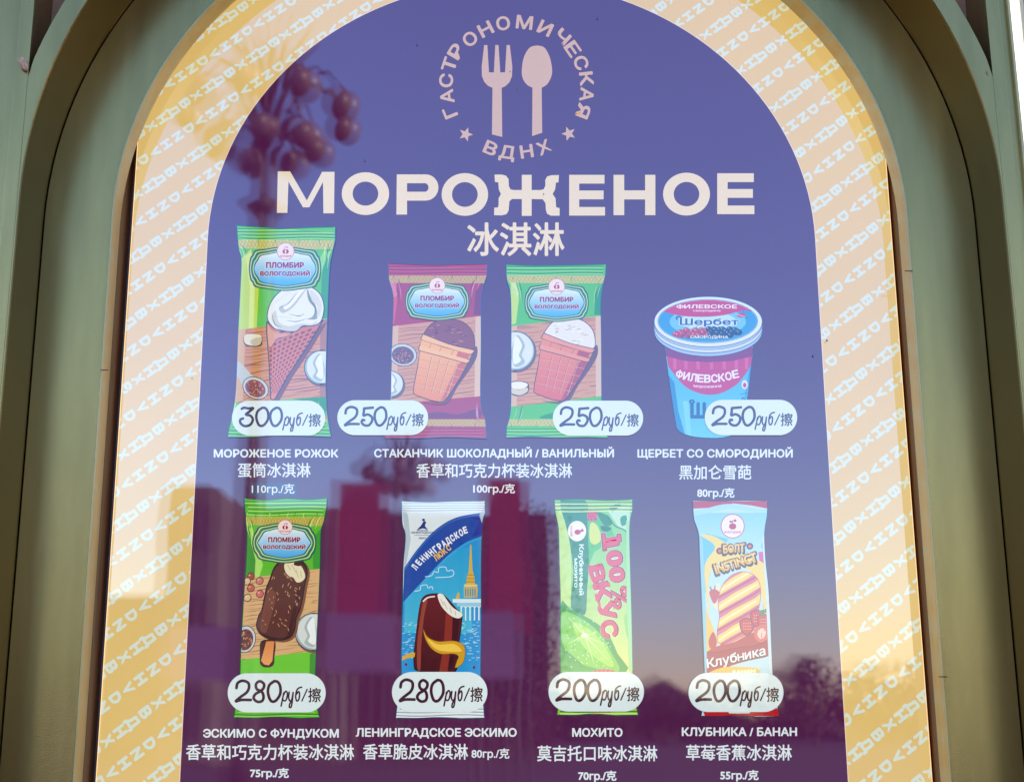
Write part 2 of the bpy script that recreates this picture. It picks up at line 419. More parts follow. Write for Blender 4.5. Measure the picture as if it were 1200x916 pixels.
    def text(s, t, cx, cy, wd, h, c, off=0.0, ang=0, arc=0, slant=0, up=None, clip=None, y=None, fan=0):
        """cx, cy: middle of the capitals; wd: full width; h: capital height"""
        vs, fs = glyphs(t, off)
        x0 = min(v[0] for v in vs); x1 = max(v[0] for v in vs); mid = (x0+x1)/2; k = wd/(x1-x0); kh = h/(.728+2*off)
        ca, sa = math.cos(math.radians(ang)), math.sin(math.radians(ang)); out = []
        for (x, yy) in vs:
            X = (x-mid)*k; Y = (yy+off)*kh-h/2
            X += slant*Y
            u = X/(wd/2)
            Y = Y*(1+fan*u*u) - arc*u*u
            out.append((cx+X*ca-Y*sa, cy-(X*sa+Y*ca)))
        y = y if y is not None else s.nl()
        # letter shapes may overlap themselves: give every facet its own vertices and a hair of its own depth
        nc = 8 if off else 1; per = len(vs)//nc; pts = []; F2 = []; ys = []
        for j, f in enumerate(fs):
            n0 = len(pts); dd = y-STEP*.5*(f[0]//per)-(j % 12)*2.5e-7
            for i in f: pts.append(out[i]); ys.append(dd)
            F2.append(list(range(n0, n0+len(f))))
        s.raw(pts, F2, [lin(c)]*len(pts), ys)
        if off and y == LAY.y: LAY.y -= STEP*4
    def build(s, label=None, mat=None):
        me = bpy.data.meshes.new(s.name); me.from_pydata(s.v, [], s.f)
        at = me.color_attributes.new('Col', 'FLOAT_COLOR', 'POINT')
        at.data.foreach_set('color', [x for c in s.c for x in (*c, 1.0)])
        me.update()
        # all sheets face the viewer
        flip = [p.normal.y > 0 for p in me.polygons]
        if any(flip):
            bm = bmesh.new(); bm.from_mesh(me); bm.faces.ensure_lookup_table()
            bmesh.ops.reverse_faces(bm, faces=[f for f in bm.faces if f.normal.y > 0]); bm.to_mesh(me); bm.free()
        o = link(s.name, me, s.parent, mat or M_PRINT)
        if s.parent: o.matrix_parent_inverse = Matrix.Translation(-Vector(s.parent.location)) if s.parent.parent is None else Matrix()
        if label: o['label'] = label
        return o
def zm(x0, y0, k): return lambda p: (x0+p[0]/k, y0+p[1]/k)

# ------------------------------------------------------------------ the lightbox
BX, BW = .0400, .6035
box = tag(empty("menu_lightbox", (BX, .03, .5)), "glowing purple and beige arched ice cream menu with Cyrillic and Chinese lettering", "menu sign")
inv = Matrix.Translation(-Vector(box.location))
m = MB()
m.box(BX-BW, BX+BW, .008, .0355, .5, 3.02); o = m.build("housing", M_GREY, box); o.matrix_parent_inverse = inv
m = MB()
for s in (-1, 1):
    xa = BX+s*BW; m = MB(); m.box(min(xa, xa+s*.0012), max(xa, xa+s*.0012), .0005, .0078, .5, 3.02)
    o = m.build("acrylic_edge", M_EDGE, box); o.matrix_parent_inverse = inv
BEIGE = (238, 200, 118); PURPLE = (82, 26, 70)
bz = Art("beige_sheet", box)
n = 24
pts = [(BX-BW, .5), (BX+BW, .5), (BX+BW, 3.02), (BX-BW, 3.02)]
bz.v = [(x, 0, z) for x, z in pts]; bz.c = [lin(BEIGE)]*4; bz.f = [(0, 1, 2, 3)]
bz.build()
pu = Art("purple_panel", box)
P = (.4824, 2.2503, .454)
ol = outline(*P, -.0006, .52, xc=.0398)
n = len(ol); pu.v = list(ol); pu.c = [lin(PURPLE)]*n; pu.f = [list(range(n))]
pu.build()
pe = Art("panel_keyline", box); ol2 = outline(P[0]+.0012, P[1], P[2]+.0012, -.0004, .52, xc=.0398)
pe.v = list(ol2)+list(outline(P[0]-.001, P[1], P[2]-.001, -.0004, .52, xc=.0398)); k = len(ol2)
pe.c = [lin((255, 225, 190))]*(2*k); pe.f = [(i, i+1, k+i+1, k+i) for i in range(k-1)]
pe.build()

# border lettering: stacked letters running up to the right, alternating scripts
bl = Art("border_lettering", box); LC = (226, 234, 212)
def g3(u, v): p = un(u, v, 0); return (p[0], p[2])
o0 = g3(182, 178)
per = tuple(a-b for a, b in zip(g3(235.2, 141.6), g3(182, 178)))           # one word along a row
plen = math.hypot(*per); ux, uz = per[0]/plen, per[1]/plen; rx_, rz_ = uz, -ux   # letter up / letter right
l4 = tuple(a-b for a, b in zip(g3(167, 477), o0))
L2 = ((l4[0]+3*per[0])/4, (l4[1]+3*per[1])/4)                                # two rows down
b0 = g3(213.7, 192)
step = plen/4
def pat(word, origin):
    for r in range(-12, 18):
        for q in range(-46, 46):
            ch = word[(-q) % 4]
            X = origin[0]+L2[0]*r+per[0]*q/4; Z = origin[1]+L2[1]*r+per[1]*q/4
            if not (BX-BW-.012 < X < BX+BW+.012 and 1.3 < Z < 2.86): continue
            # skip what the purple panel covers completely
            dx = abs(X-.0398); inn = dx < P[0]-.02 if Z < P[1] else math.hypot(dx/(P[0]-.02), (Z-P[1])/(P[2]-.02)) < 1
            if inn: continue
            vs, fs = glyphs(ch, .058)
            x0 = min(v[0] for v in vs); x1 = max(v[0] for v in vs)
            kx = (.0155 if ch != 'Д' else .019)/(x1-x0); ky = step*.86/.868
            P2 = []
            for (a, b) in vs:
                A_ = (a-(x0+x1)/2)*kx; B_ = (b+.07)*ky-step*.43
                P2.append((X+rx_*A_+ux*B_, Z+rz_*A_+uz*B_))
            for f in fs:
                pg = [P2[i] for i in f]
                if min(p[0] for p in pg) < BX-BW: pg = halfclip(pg, 1, 0, -(BX-BW))
                if pg and max(p[0] for p in pg) > BX+BW: pg = halfclip(pg, -1, 0, BX+BW)
                if len(pg) < 3: continue
                n0 = len(bl.v); bl.v += [(p[0], -.0002-STEP*.2*(f[0]*8//len(vs)), p[1]) for p in pg]; bl.c += [lin(LC)]*len(pg); bl.f.append(list(range(n0, n0+len(pg))))
pat("VDNH", o0); pat("ХВДН", b0)
bl.build()

# ------------------------------------------------------------------ headline and emblem
CREAM = (246, 222, 176)
LAY.y = -.0009
hd = Art("headline", box)
def boxes(x0, x1, y0, y1, rects):
    W = x1-x0; H = y1-y0
    for r in rects: hd.poly([(x0+W*a, y0+H*b) for a, b in r], CREAM, LAY.y)
def R(a, b, c, d): return [(a, b), (c, b), (c, d), (a, d)]
def ring_(x0, x1, y0, y1, t):
    cx, cy, rx, ry = (x0+x1)/2, (y0+y1)/2, (x1-x0)/2, (y1-y0)/2; n = 40
    a = ell(cx, cy, rx, ry, n); b = ell(cx, cy, rx-t, ry-t*.86, n)
    hd.raw(a+b, [(i, (i+1) % n, n+(i+1) % n, n+i) for i in range(n)], [lin(CREAM)]*(2*n), LAY.y)
hd.nl()
hd.poly([(324.5,249.5),(325.5,201),(340,201),(359.5,235),(377.5,201.5),(392,201.5),(391.5,250),(379,250),(378.5,213.5),(362.5,243),(355,243),(338,213),(336.8,249.5)], CREAM, LAY.y)
ring_(400.5, 456, 202, 252, 12.7)
hd.poly([(465,204.5),(477,204.5),(477,251.5),(464.5,251.5)], CREAM, LAY.y)
pb = [(477,204.5),(499,204.5)]+ell(499, 219.8, 14.8, 15.3, 14, 88, -88)+[(499,235.2),(477,235.2),(477,224.8)]+[(498,224.8)]+ell(498, 219.8, 4.2, 5, 8, -85, 85)+[(498,214.8),(477,214.8)]
hd.poly(pb, CREAM, LAY.y)
ring_(517.5, 572, 203, 253, 12.2)
zh = [(579.5,204.7),(588,204.7),(593,206),(596,210),(596.3,218),(598.2,222),(602,222.8),(611.5,222.8),(611.5,205),(623,205),(623,222.8),(633,222.8),(637,222),(639,218),(639,211),(641,207),(646,205.5),(655,205.3),(654.5,213.8),(651.5,214),(650.6,222),(647.6,227.4),(651,232.5),(651.8,243),(655.8,244),(655.8,252.8),(645.5,252.8),(641,250.5),(639.6,245),(639.2,238),(636,233.6),(623,233.3),(623,253),(611.5,253),(611.5,233.3),(600,233.3),(597,236),(596,247),(593.5,251),(588,252.4),(579,252.2),(579.2,243.5),(583.5,243.2),(584.3,240),(584.3,232.5),(587,227.4),(584.5,222),(584,214),(580,213.2)]
hd.poly(zh, CREAM, LAY.y)
for x0, x1, y0, y1 in ((667, 709, 205, 252.7), (840.5, 884, 203.2, 251)):
    boxes(x0, x1, y0, y1, [R(0,0,.28,1), R(.28,0,.985,.215), R(.28,.385,.96,.6), R(.28,.79,1,1)])
boxes(719, 768, 205, 252.2, [R(0,0,.255,1), R(.755,0,1,1), R(.255,.385,.755,.61)])
ring_(777, 832, 202.5, 252.6, 12.5)
hd.build("cream headline МОРОЖЕНОЕ")
sh = Art("subtitle", box); sh.text("冰淇淋", 604.5, 281, 114, 31.5, CREAM, .018); sh.build("cream Chinese subtitle")

EMB = (218, 176, 138)
em = Art("fork_and_spoon_emblem", box, zm(500, 10, 4.823)); em.nl()
fork = [(325,208),(343,208),(352,362),(380,362),(388,208),(406,208),(416,362),(443,362),(452,208),(470,208),(484,330),(482,385),(468,418),(445,440),(424,450),(427,727),(369,712),(372,450),(345,437),(325,415),(312,382),(311,330)]
em.poly(fork, EMB, LAY.y)
spoon = cr([(625,210),(665,222),(695,275),(709,345),(703,390),(680,430),(650,449)], False)+[(653,703),(596,722),(598,449)]+cr([(598,449),(565,430),(542,392),(538,345),(550,275),(583,222),(625,210)], False)[:-1]
em.poly(spoon, EMB, LAY.y)
for (sx, sy) in ((221, 712), (803, 708)):
    em.poly([(sx+(42 if i % 2 == 0 else 18)*math.sin(i*math.pi/5+math.radians(20 if sx < 400 else -20)), sy-(42 if i % 2 == 0 else 18)*math.cos(i*math.pi/5+math.radians(20 if sx < 400 else -20))) for i in range(10)], EMB, LAY.y)
CX, CY = 510, 440
for ch, x, y in zip("ГАСТРОНОМИЧЕСКАЯ", (132,115,110,128,165,245,333,432,553,670,768,825,873,903,905,885), (588,498,408,318,243,173,118,85,80,113,162,230,308,398,488,580)):
    a = math.degrees(math.atan2(x-CX, (CY-y)*1.04))
    em.text(ch, x, y, 94 if ch in "М" else (60 if ch == "Г" else 78), 78, EMB, .028, -a)
for ch, x, y in zip("ВДНХ", (362, 455, 565, 662), (790, 812, 808, 785)):
    a = math.degrees(math.atan2(x-CX, (y-CY)))
    em.text(ch, x, y, 74 if ch != "Д" else 90, 76, EMB, .028, a)
em.build("pinkish round emblem of fork and spoon with two stars")

# ------------------------------------------------------------------ captions
WH = (236, 244, 238); CAPP = (224, 232, 230)
def caption(name, items):
    a = Art(name, box); LAY.y = -.0009; a.nl()
    for t, x0, x1, yc, h, off in items: a.text(t, (x0+x1)/2, yc, x1-x0, h, WH, off, y=LAY.y)
    a.build()
caption("caption", [("МОРОЖЕНОЕ РОЖОК", 250.5, 396.5, 531, 9.6, .03), ("蛋筒冰淇淋", 278.5, 364, 551, 13.5, .012)])
pt = Art("weight_patch", box); LAY.y = -.0007; pt.poly([(293, 565), (347.5, 565.5), (347.3, 581.3), (293, 581)], (62, 62, 92)); pt.build("dark rectangle behind the weight text")
caption("caption", [("110гр./克", 295, 345, 572.6, 9.2, .012)])
caption("caption", [("СТАКАНЧИК ШОКОЛАДНЫЙ / ВАНИЛЬНЫЙ", 438.5, 719.5, 530.8, 9.8, .03), ("香草和巧克力杯装冰淇淋", 488, 670.5, 551.5, 13.5, .012), ("100гр./克", 554.5, 603.5, 572.4, 9.2, .025)])
caption("caption", [("ЩЕРБЕТ СО СМОРОДИНОЙ", 747, 929, 531, 9.8, .03), ("黑加仑雪葩", 796, 880.5, 553.5, 13.5, .012), ("80гр./克", 817, 860.8, 577.3, 9.2, .025)])
caption("caption", [("ЭСКИМО С ФУНДУКОМ", 238, 397, 858.6, 10.2, .03), ("香草和巧克力杯装冰淇淋", 218, 415, 881, 14.8, .014), ("75гр./克", 293, 338.5, 905.3, 9.4, .03)])
caption("caption", [("ЛЕНИНГРАДСКОЕ ЭСКИМО", 417, 605.5, 857.6, 10.2, .03), ("香草脆皮冰淇淋", 425.5, 548.5, 880.5, 14.8, .014), ("80гр./克", 552.5, 597, 882.5, 9.6, .02)])
caption("caption", [("МОХИТО", 670.5, 729.5, 857.6, 10.2, .03), ("莫吉托口味冰淇淋", 629.5, 770.5, 882.5, 14.8, .014), ("70гр./克", 677.5, 722.5, 908.5, 9.6, .03)])
caption("caption", [("КЛУБНИКА / БАНАН", 799, 934, 856.8, 10.2, .03), ("草莓香蕉冰淇淋", 804, 928, 881.5, 14.8, .014), ("55гр./克", 844, 889, 907.8, 9.6, .03)])

# ------------------------------------------------------------------ what stands in front of the kiosk, seen in the acrylic
def mir(u, v, L): x, y, z = un(u, v, L); return Vector((x, -L, z))
M_GROUND = paint("plaza_paving", (.045, .032, .03), .8, 0, .25, .6)
M_LAMP = paint("lamp_dark_metal", (.05, .04, .045), .5, .3)
M_GLOBE = paint("lamp_globe", (.14, .09, .09), .4)
M_WALLG = paint("grey_building_wall", (.10, .085, .075), .8, 0, .2, .4)
M_GLASSD = paint("dark_window", (.04, .03, .03), .5)
M_RED = paint("red_banner", (.30, .012, .03), .6, 0, .15, .5)
M_REDL = paint("banner_print", (.36, .035, .06), .6)
M_PALE = paint("pale_hoarding", (.20, .12, .23), .6, 0, .15, .6)
M_PALEL = paint("hoarding_print", (.22, .15, .27), .6)
M_LEAF = paint("leaf", (.03, .02, .018), .7, 0, .4, 2)
M_BARK = paint("bark", (.06, .045, .035), .9)
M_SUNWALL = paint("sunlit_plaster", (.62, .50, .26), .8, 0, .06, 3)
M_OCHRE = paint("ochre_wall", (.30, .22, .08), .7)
mb = MB(); mb.add([(-300, -400, 0), (300, -400, 0), (300, 300, 0), (-300, 300, 0)], [(0, 1, 2, 3)]); g = mb.build("ground", M_GROUND); g['kind'] = 'structure'

def lamp(u, vtop, vbot, L, halfw, label):
    """tall street lamp with a crown of hanging globes"""
    T = mir(u, vtop, L); Bm = mir(u, vbot, L); x, y = T.x, T.y; H = T.z; h = T.z-Bm.z; Rr = halfw
    root = tag(empty("street_lamp", (x, y, 0)), label, "street lamp", "globe lamps on the square")
    def put(m, name, mat, sm=True):
        o = m.build(name, mat, root, smooth=sm); o.matrix_parent_inverse = Matrix.Translation((-x, -y, 0)); return o
    zc = Bm.z
    m = MB(); m.tube([(x, y, 0), (x, y, 1.2), (x, y, zc+.2), (x, y, H-.3)], [.34, .26, .17, .07], 12); put(m, "pole", M_LAMP)
    m = MB(); m.tube([(x, y, zc-1.0), (x, y, zc-.75), (x, y, zc-.6)], [.18, .42, .18], 12); put(m, "collar", M_LAMP)
    for ringi, (nn, rr, zz, drop) in enumerate(((9, 1.0, .42, .0), (7, .62, .22, .0))):
        for i in range(nn):
            a = 2*math.pi*i/nn+.3+ringi*.3; cx_, sx_ = math.cos(a), math.sin(a)
            pts = [(x+cx_*Rr*rr*t, y+sx_*Rr*rr*t, zc+h*(.05+zz*1.5*math.sin(min(1, t*1.05)*math.pi*.75))) for t in (0, .25, .5, .75, 1)]
            m = MB(); m.tube(pts, [.07, .06, .05, .045, .04], 6); put(m, "arm", M_LAMP)
            e = pts[-1]; r = h*.10
            m = MB(); m.ball((e[0], e[1], e[2]-r*.9), r, 14, 10); put(m, "globe", M_GLOBE)
    for i in range(12):
        a = 2*math.pi*i/12; m = MB(); m.tube([(x, y, zc+h*.35), (x+math.cos(a)*Rr*.35, y+math.sin(a)*Rr*.35, zc+h*.8), (x+math.cos(a)*Rr*.62, y+math.sin(a)*Rr*.62, H)], [.05, .04, .02], 5); put(m, "spray_rod", M_LAMP)
lamp(322, 40, 205, 24, 1.65, "tall globe lamp mirrored left of the headline")
lamp(478, 500, 590, 62, 1.9, "distant globe lamp mirrored above the white and blue wrapper")

def slab(name, mat, u0, u1, v0, v1, L, depth, label, cat, extra=None, group=None):
    a = mir(u0, v0, L); b = mir(u1, v0, L); c = mir((u0+u1)/2, v1, L); zb = max(0, c.z)
    root = tag(empty(name, ((a.x+b.x)/2, -L, 0)), label, cat, group); inv_ = Matrix.Translation(-Vector(root.location))
    m = MB(); m.box(a.x, b.x, -L-depth, -L, zb, a.z); o = m.build("wall" if cat == "building" else "panel", mat, root); o.matrix_parent_inverse = inv_
    if zb > .3:
        for xx in (a.x+.1, b.x-.1):
            m = MB(); m.tube([(xx, -L-depth/2, 0), (xx, -L-depth/2, zb)], .06, 8); o = m.build("post", M_LAMP, root); o.matrix_parent_inverse = inv_
    if extra: extra(root, inv_, a, b, zb)
def windows(nx, nz):
    def f(root, inv_, a, b, zb):
        for i in range(nx):
            for j in range(nz):
                x = a.x+(b.x-a.x)*(i+.3)/nx; z = zb+(a.z-zb)*(j+.3)/nz
                m = MB(); m.box(x, x+(b.x-a.x)*.4/nx, a.y+.02, a.y+.06, z, z+(a.z-zb)*.5/nz); o = m.build("window", M_GLASSD, root); o.matrix_parent_inverse = inv_
    return f
def stripes(mat, nz):
    def f(root, inv_, a, b, zb):
        rnd = random.Random(int(abs(a.x*10)))
        for j in range(nz):
            z0 = zb+(a.z-zb)*(.12+.78*j/nz); z1 = z0+(a.z-zb)*.5/nz; c_ = (a.x+b.x)/2+rnd.uniform(-.05, .05)*(b.x-a.x); hw = abs(b.x-a.x)*rnd.uniform(.10, .18)
            m = MB(); pts = [(c_+hw*math.cos(t), a.y+.006, (z0+z1)/2+(z1-z0)/2*math.sin(t)) for t in [i*math.pi/8 for i in range(14)]]
            ins = [(c_+(p[0]-c_)*.55, p[1], (z0+z1)/2+(p[2]-(z0+z1)/2)*.55) for p in pts]
            m.strip(pts, ins); o = m.build("printed_line", mat, root); o.matrix_parent_inverse = inv_
    return f
slab("low_building", M_WALLG, 200, 262, 572, 900, 48, 12, "low grey building mirrored at the panel's left edge", "building", windows(3, 3))
slab("low_building", M_WALLG, 250, 395, 596, 900, 55, 12, "wide grey building mirrored behind the nut bar wrapper", "building", windows(5, 3))
slab("low_building", M_WALLG, -40, 198, 700, 900, 62, 12, "grey building mirrored in the beige border at left", "building", windows(6, 3))
M_MAR = paint("maroon_wall", (.07, .02, .03), .8, 0, .3, .3)
slab("low_building", M_MAR, 380, 655, 603, 900, 75, 12, "long dark maroon building mirrored behind the red banners", "building", windows(9, 2))
slab("banner", M_RED, 398, 456, 566, 745, 36, .2, "tall dark red banner mirrored between the two left wrappers", "banner", stripes(M_REDL, 7), "tall red banners")
slab("banner", M_RED, 571, 622, 562, 742, 36, .2, "tall dark red banner mirrored right of the white and blue wrapper", "banner", stripes(M_REDL, 7), "tall red banners")
slab("hoarding", M_PALE, 200, 300, 735, 800, 30, .2, "pale printed hoarding mirrored at the lower left", "hoarding", stripes(M_PALEL, 2), "pale hoardings")
slab("hoarding", M_PALE, 385, 475, 722, 790, 30, .2, "pale printed hoarding mirrored beside the second wrapper", "hoarding", stripes(M_PALEL, 2), "pale hoardings")
slab("hoarding", M_PALE, 560, 612, 718, 795, 30, .2, "narrow pale hoarding mirrored under the right red banner", "hoarding", stripes(M_PALEL, 2), "pale hoardings")

m = MB(); rnd = random.Random(31); xs = [(-200+i*2.2) for i in range(180)]; top = []
for x in xs: top.append(1.7+1.3*math.sin(x*.13)+.8*math.sin(x*.37+1)+rnd.uniform(-.5, .5))
for k, yy in enumerate((-128, -131, -136)):
    A_ = [(x+rnd.uniform(-.5, .5), yy+rnd.uniform(-.5, .5), 0) for x in xs]; B_ = [(x+rnd.uniform(-1, 1), yy+rnd.uniform(-.8, .8), t+k*.9+rnd.uniform(-.4, .4)) for x, t in zip(xs, top)]
    m.strip(A_, B_)
o = m.build("distant_wood", M_LEAF); o['kind'] = 'stuff'
def tree(u, vtop, vbot, L, halfw, label, seed, n=900, cat="tree"):
    T = mir(u, vtop, L); x, y, H = T.x, T.y, T.z; zb = max(.6, mir(u, vbot, L).z); rnd = random.Random(seed)
    root = tag(empty("tree", (x, y, 0)), label, cat, None); iv = Matrix.Translation((-x, -y, 0))
    m = MB(); m.tube([(x, y, 0), (x+.1, y, zb), (x, y, H*.8)], [.3, .22, .06], 8)
    for i in range(6):
        a = rnd.uniform(0, 6.28); z = zb+(H-zb)*rnd.uniform(.0, .6); m.tube([(x, y, z), (x+math.cos(a)*halfw*.6, y+math.sin(a)*halfw*.6, z+(H-zb)*.25)], [.12, .03], 5)
    o = m.build("trunk", M_BARK, root); o.matrix_parent_inverse = iv
    m = MB(); cl = [(rnd.gauss(0, halfw*.42), rnd.gauss(0, halfw*.42), zb+(H-zb)*rnd.uniform(.1, .95)) for _ in range(16)]
    for i in range(n):
        c_ = rnd.choice(cl); s_ = (H-zb)*.13
        tz = min(c_[2]+rnd.gauss(0, s_), H); wl = max(.35, 1-((tz-zb)/(H-zb)-.3)**2*1.4)
        p = Vector((x+c_[0]*wl+rnd.gauss(0, s_), y+c_[1]*wl+rnd.gauss(0, s_), tz)); r = rnd.uniform(.14, .34)*halfw*.28
        d = Vector((rnd.gauss(0,1), rnd.gauss(0,1), rnd.gauss(0,1))).normalized(); e = d.orthogonal().normalized(); f = d.cross(e)
        m.add([p+e*r, p+f*r*.6, p-e*r, p-f*r*.6], [(0, 1, 2, 3)])
    o = m.build("crown", M_LEAF, root); o.matrix_parent_inverse = iv
tree(612, 600, 850, 60, 1.7, "dark dense tree mirrored left of the lime green wrapper", 1, 2600)
tree(592, 640, 850, 66, 1.6, "lower dark tree mirrored beside the red banner", 2, 900)
for i, (u, v, L, hw, lab) in enumerate(((775, 812, 110, 4, "rounded far tree mirrored between the two right wrappers"), (835, 806, 120, 4, "far tree mirrored behind the strawberry wrapper"), (905, 790, 105, 4, "broad far tree mirrored right of the strawberry wrapper"), (950, 772, 100, 4, "tallest far tree mirrored near the panel's right edge"), (1020, 780, 104, 5, "far tree mirrored in the beige border at right"), (700, 822, 125, 4, "lowest far tree mirrored by the lime green wrapper"), (1080, 778, 110, 5, "outermost far tree at the right edge"))):
    tree(u, v, 870, L, hw, lab, 10+i, 700)

# ------------------------------------------------------------------ product pictures
INK = (24, 66, 108)
def offset_in(poly, d):
    cx = sum(p[0] for p in poly)/len(poly); cy = sum(p[1] for p in poly)/len(poly)
    return [(x+(cx-x)*d, y+(cy-y)*d) for x, y in poly]
def crimp(a, x0, x1, y0, y1, n, dark, light, clip, sag=3):
    """pressed ridges across the end seal"""
    xs = [x0+(x1-x0)*i/24 for i in range(25)]
    for i in range(n):
        y = y0+(y1-y0)*(i+.5)/n
        f = lambda x, dd: y+dd+sag*math.sin((x-x0)/(x1-x0)*math.pi*2)*(.25+i/n)
        p = [(x, f(x, 0)) for x in xs]; q = [(x, f(x, (y1-y0)/n*.36)) for x in xs]
        a.line([r for r in p if inside(r, clip)], (y1-y0)/n*.3, dark); a.line([r for r in q if inside(r, clip)], (y1-y0)/n*.28, light)
def wood(a, quad, base, dark, seed, n=26):
    rnd = random.Random(seed); a.poly(quad, base)
    xs0 = min(p[0] for p in quad); xs1 = max(p[0] for p in quad); y0 = min(p[1] for p in quad); y1 = max(p[1] for p in quad)
    slope = (quad[1][1]-quad[0][1])/(quad[1][0]-quad[0][0])
    L = []
    for i in range(n):
        y = y0+(y1-y0)*(i+.5+rnd.uniform(-.3, .3))/n - (quad[1][1]-quad[0][1])*.5
        x = xs0+1; seg = rnd.uniform(60, 200); ph = rnd.uniform(0, 6)
        while x < xs1:
            pts = []
            e = x+rnd.uniform(70, 260)
            xx = x
            while xx < min(e, xs1):
                p = (xx, y+slope*(xx-xs0)*1.0+2.2*math.sin(xx*.025+ph)+1*math.sin(xx*.07+ph*2))
                if inside(p, quad): pts.append(p)
                xx += 9
            if len(pts) > 2: L.append(pts)
            x = e+rnd.uniform(4, 50)
    for j, p in enumerate(L): a.line(p, (lambda t, w_=rnd.uniform(1.2, 3.6): w_*(1-abs(2*t-1)**2)+.4), mixc(dark, base, rnd.uniform(0, .55)))
def mesh_band(a, quad, base, dark):
    a.poly(quad, base); L = []
    (x0, y0), (x1, y1), (x2, y2), (x3, y3) = quad
    n = 26
    for i in range(n):
        for sgn in (0, 1):
            t0, t1 = i/n, (i+1)/n
            if sgn: t0, t1 = t1, t0
            L.append([(x0+(x1-x0)*t0, y0+(y1-y0)*t0+2), (x3+(x2-x3)*t1, y3+(y2-y3)*t1-2)])
    for l in L[::2]: a.line(l, 1.3, dark)
    y = a.nl()
    for l in L[1::2]: a.line(l, 1.3, dark, False, y)
def plaque(par, tf, cx, cy, w_, h_, lx, ly, lr):
    """scalloped name plate with its small round badge"""
    a = Art("name_plate", par, tf)
    def shp(k):
        ax, ay = w_/2+k, h_/2+k; s_ = 20
        q = [(-ax+s_*1.2, -ay+s_*.5), (-ax*.55, -ay+s_*.2), (-ax*.3, -ay-s_*.1), (0, -ay-s_*.25), (ax*.3, -ay-s_*.1), (ax*.55, -ay+s_*.2), (ax-s_*1.2, -ay+s_*.5), (ax-s_*.6, -ay+s_*1.4), (ax-s_*.15, -ay+s_*2.1), (ax+s_*.1, 0)]
        q += [(ax-s_*.15, ay-s_*2.1), (ax-s_*.6, ay-s_*1.4), (ax-s_*1.2, ay-s_*.5), (ax*.5, ay-s_*.1), (0, ay+s_*.3), (-ax*.5, ay-s_*.1), (-ax+s_*1.2, ay-s_*.5), (-ax+s_*.6, ay-s_*1.4), (-ax+s_*.15, ay-s_*2.1), (-ax-s_*.1, 0), (-ax+s_*.15, -ay+s_*2.1), (-ax+s_*.6, -ay+s_*1.4)]
        return [(cx+x, cy+y) for x, y in cr(q, True, 4)]
    for k, c in ((24, (0, 96, 84)), (19, (214, 226, 130)), (15.5, (0, 112, 92)), (8.5, (196, 222, 130)), (5, (8, 96, 110))): a.poly(shp(k), c)
    a.grad(shp(1.5), (244, 246, 238), (70, 172, 226), 14)
    for dy, t, ww, hh in ((-.12, "ПЛОМБИР", .64, .20), (.165, "ВОЛОГОДСКИЙ", .84, .155)):
        a.text(t, cx, cy+dy*h_, w_*ww+5, h_*hh+4, (246, 214, 214), .075)
        a.text(t, cx, cy+dy*h_, w_*ww, h_*hh, (136, 14, 50), .05)
    a.poly(ell(lx, ly, lr, lr), (196, 84, 92)); a.poly(ell(lx, ly, lr-2, lr-2), (250, 226, 210))
    a.poly(ell(lx-4, ly+1, lr*.23, lr*.25, 14), (176, 30, 58)); a.poly(ell(lx+5, ly+1, lr*.23, lr*.25, 14), (176, 30, 58))
    a.poly(ell(lx, ly+1, lr*.1, lr*.2, 10), (250, 226, 210))
    a.line([(lx-4, ly-lr*.25), (lx, ly-lr*.52), (lx+5, ly-lr*.45)], 2.2, (176, 30, 58)); a.poly(ell(lx+7, ly-lr*.45, 4, 2, 8), (176, 30, 58))
    a.text("ВОЛОГОДСКИЙ", lx, ly+lr*.55, lr*1.3, lr*.2, (186, 60, 76), .04)
    return a.build("scalloped blue name plate reading ПЛОМБИР ВОЛОГОДСКИЙ")
def crinkles(a, ol, seed, hi, lo):
    rnd = random.Random(seed); x0, x1 = min(p[0] for p in ol), max(p[0] for p in ol); y0, y1 = min(p[1] for p in ol), max(p[1] for p in ol)
    for top in (1, 0):
        for side in (0, 1):
            for k in range(4):
                xs = x0+14+rnd.uniform(0, 50) if not side else x1-14-rnd.uniform(0, 50); ys = y0+rnd.uniform(66, 92) if top else y1-rnd.uniform(58, 80)
                dx = rnd.uniform(6, 26)*(1 if not side else -1); dy = rnd.uniform(40, 110)*(1 if top else -1)
                a.line(cr([(xs, ys), (xs+dx*.7, ys+dy*.45), (xs+dx, ys+dy)], False, 4), lambda t, w_=rnd.uniform(2.5, 6): w_*(1-abs(2*t-1))+.3, hi if k % 2 else lo)
        for k in range(9):
            xs = x0+(x1-x0)*(k+.7+rnd.uniform(-.3, .3))/10; ys = y0+58 if top else y1-50; dy = rnd.uniform(12, 30)*(1 if top else -1)
            a.line([(xs, ys), (xs+rnd.uniform(-5, 5), ys+dy*.5), (xs+rnd.uniform(-7, 7), ys+dy)], lambda t: 3*(1-t)+.3, hi if k % 2 else lo)
def picture(label, ref):
    LAY.y = -.0009
    a = Art("wrapper_picture", box, ref)
    a.lab = label
    return a
def shade_sides(a, ol, hi, lo, xl, xr, y0, y1):
    a.poly([(xl, y0), (xl+14, y0+10), (xl+10, y1-10), (xl-4, y1)], hi); a.poly([(xr, y0), (xr-12, y0+12), (xr-14, y1-8), (xr-2, y1)], lo)
def body(a, ol, c, hi, lo, ends, crimps):
    a.poly(ol, c)
    x0 = min(p[0] for p in ol); x1 = max(p[0] for p in ol)
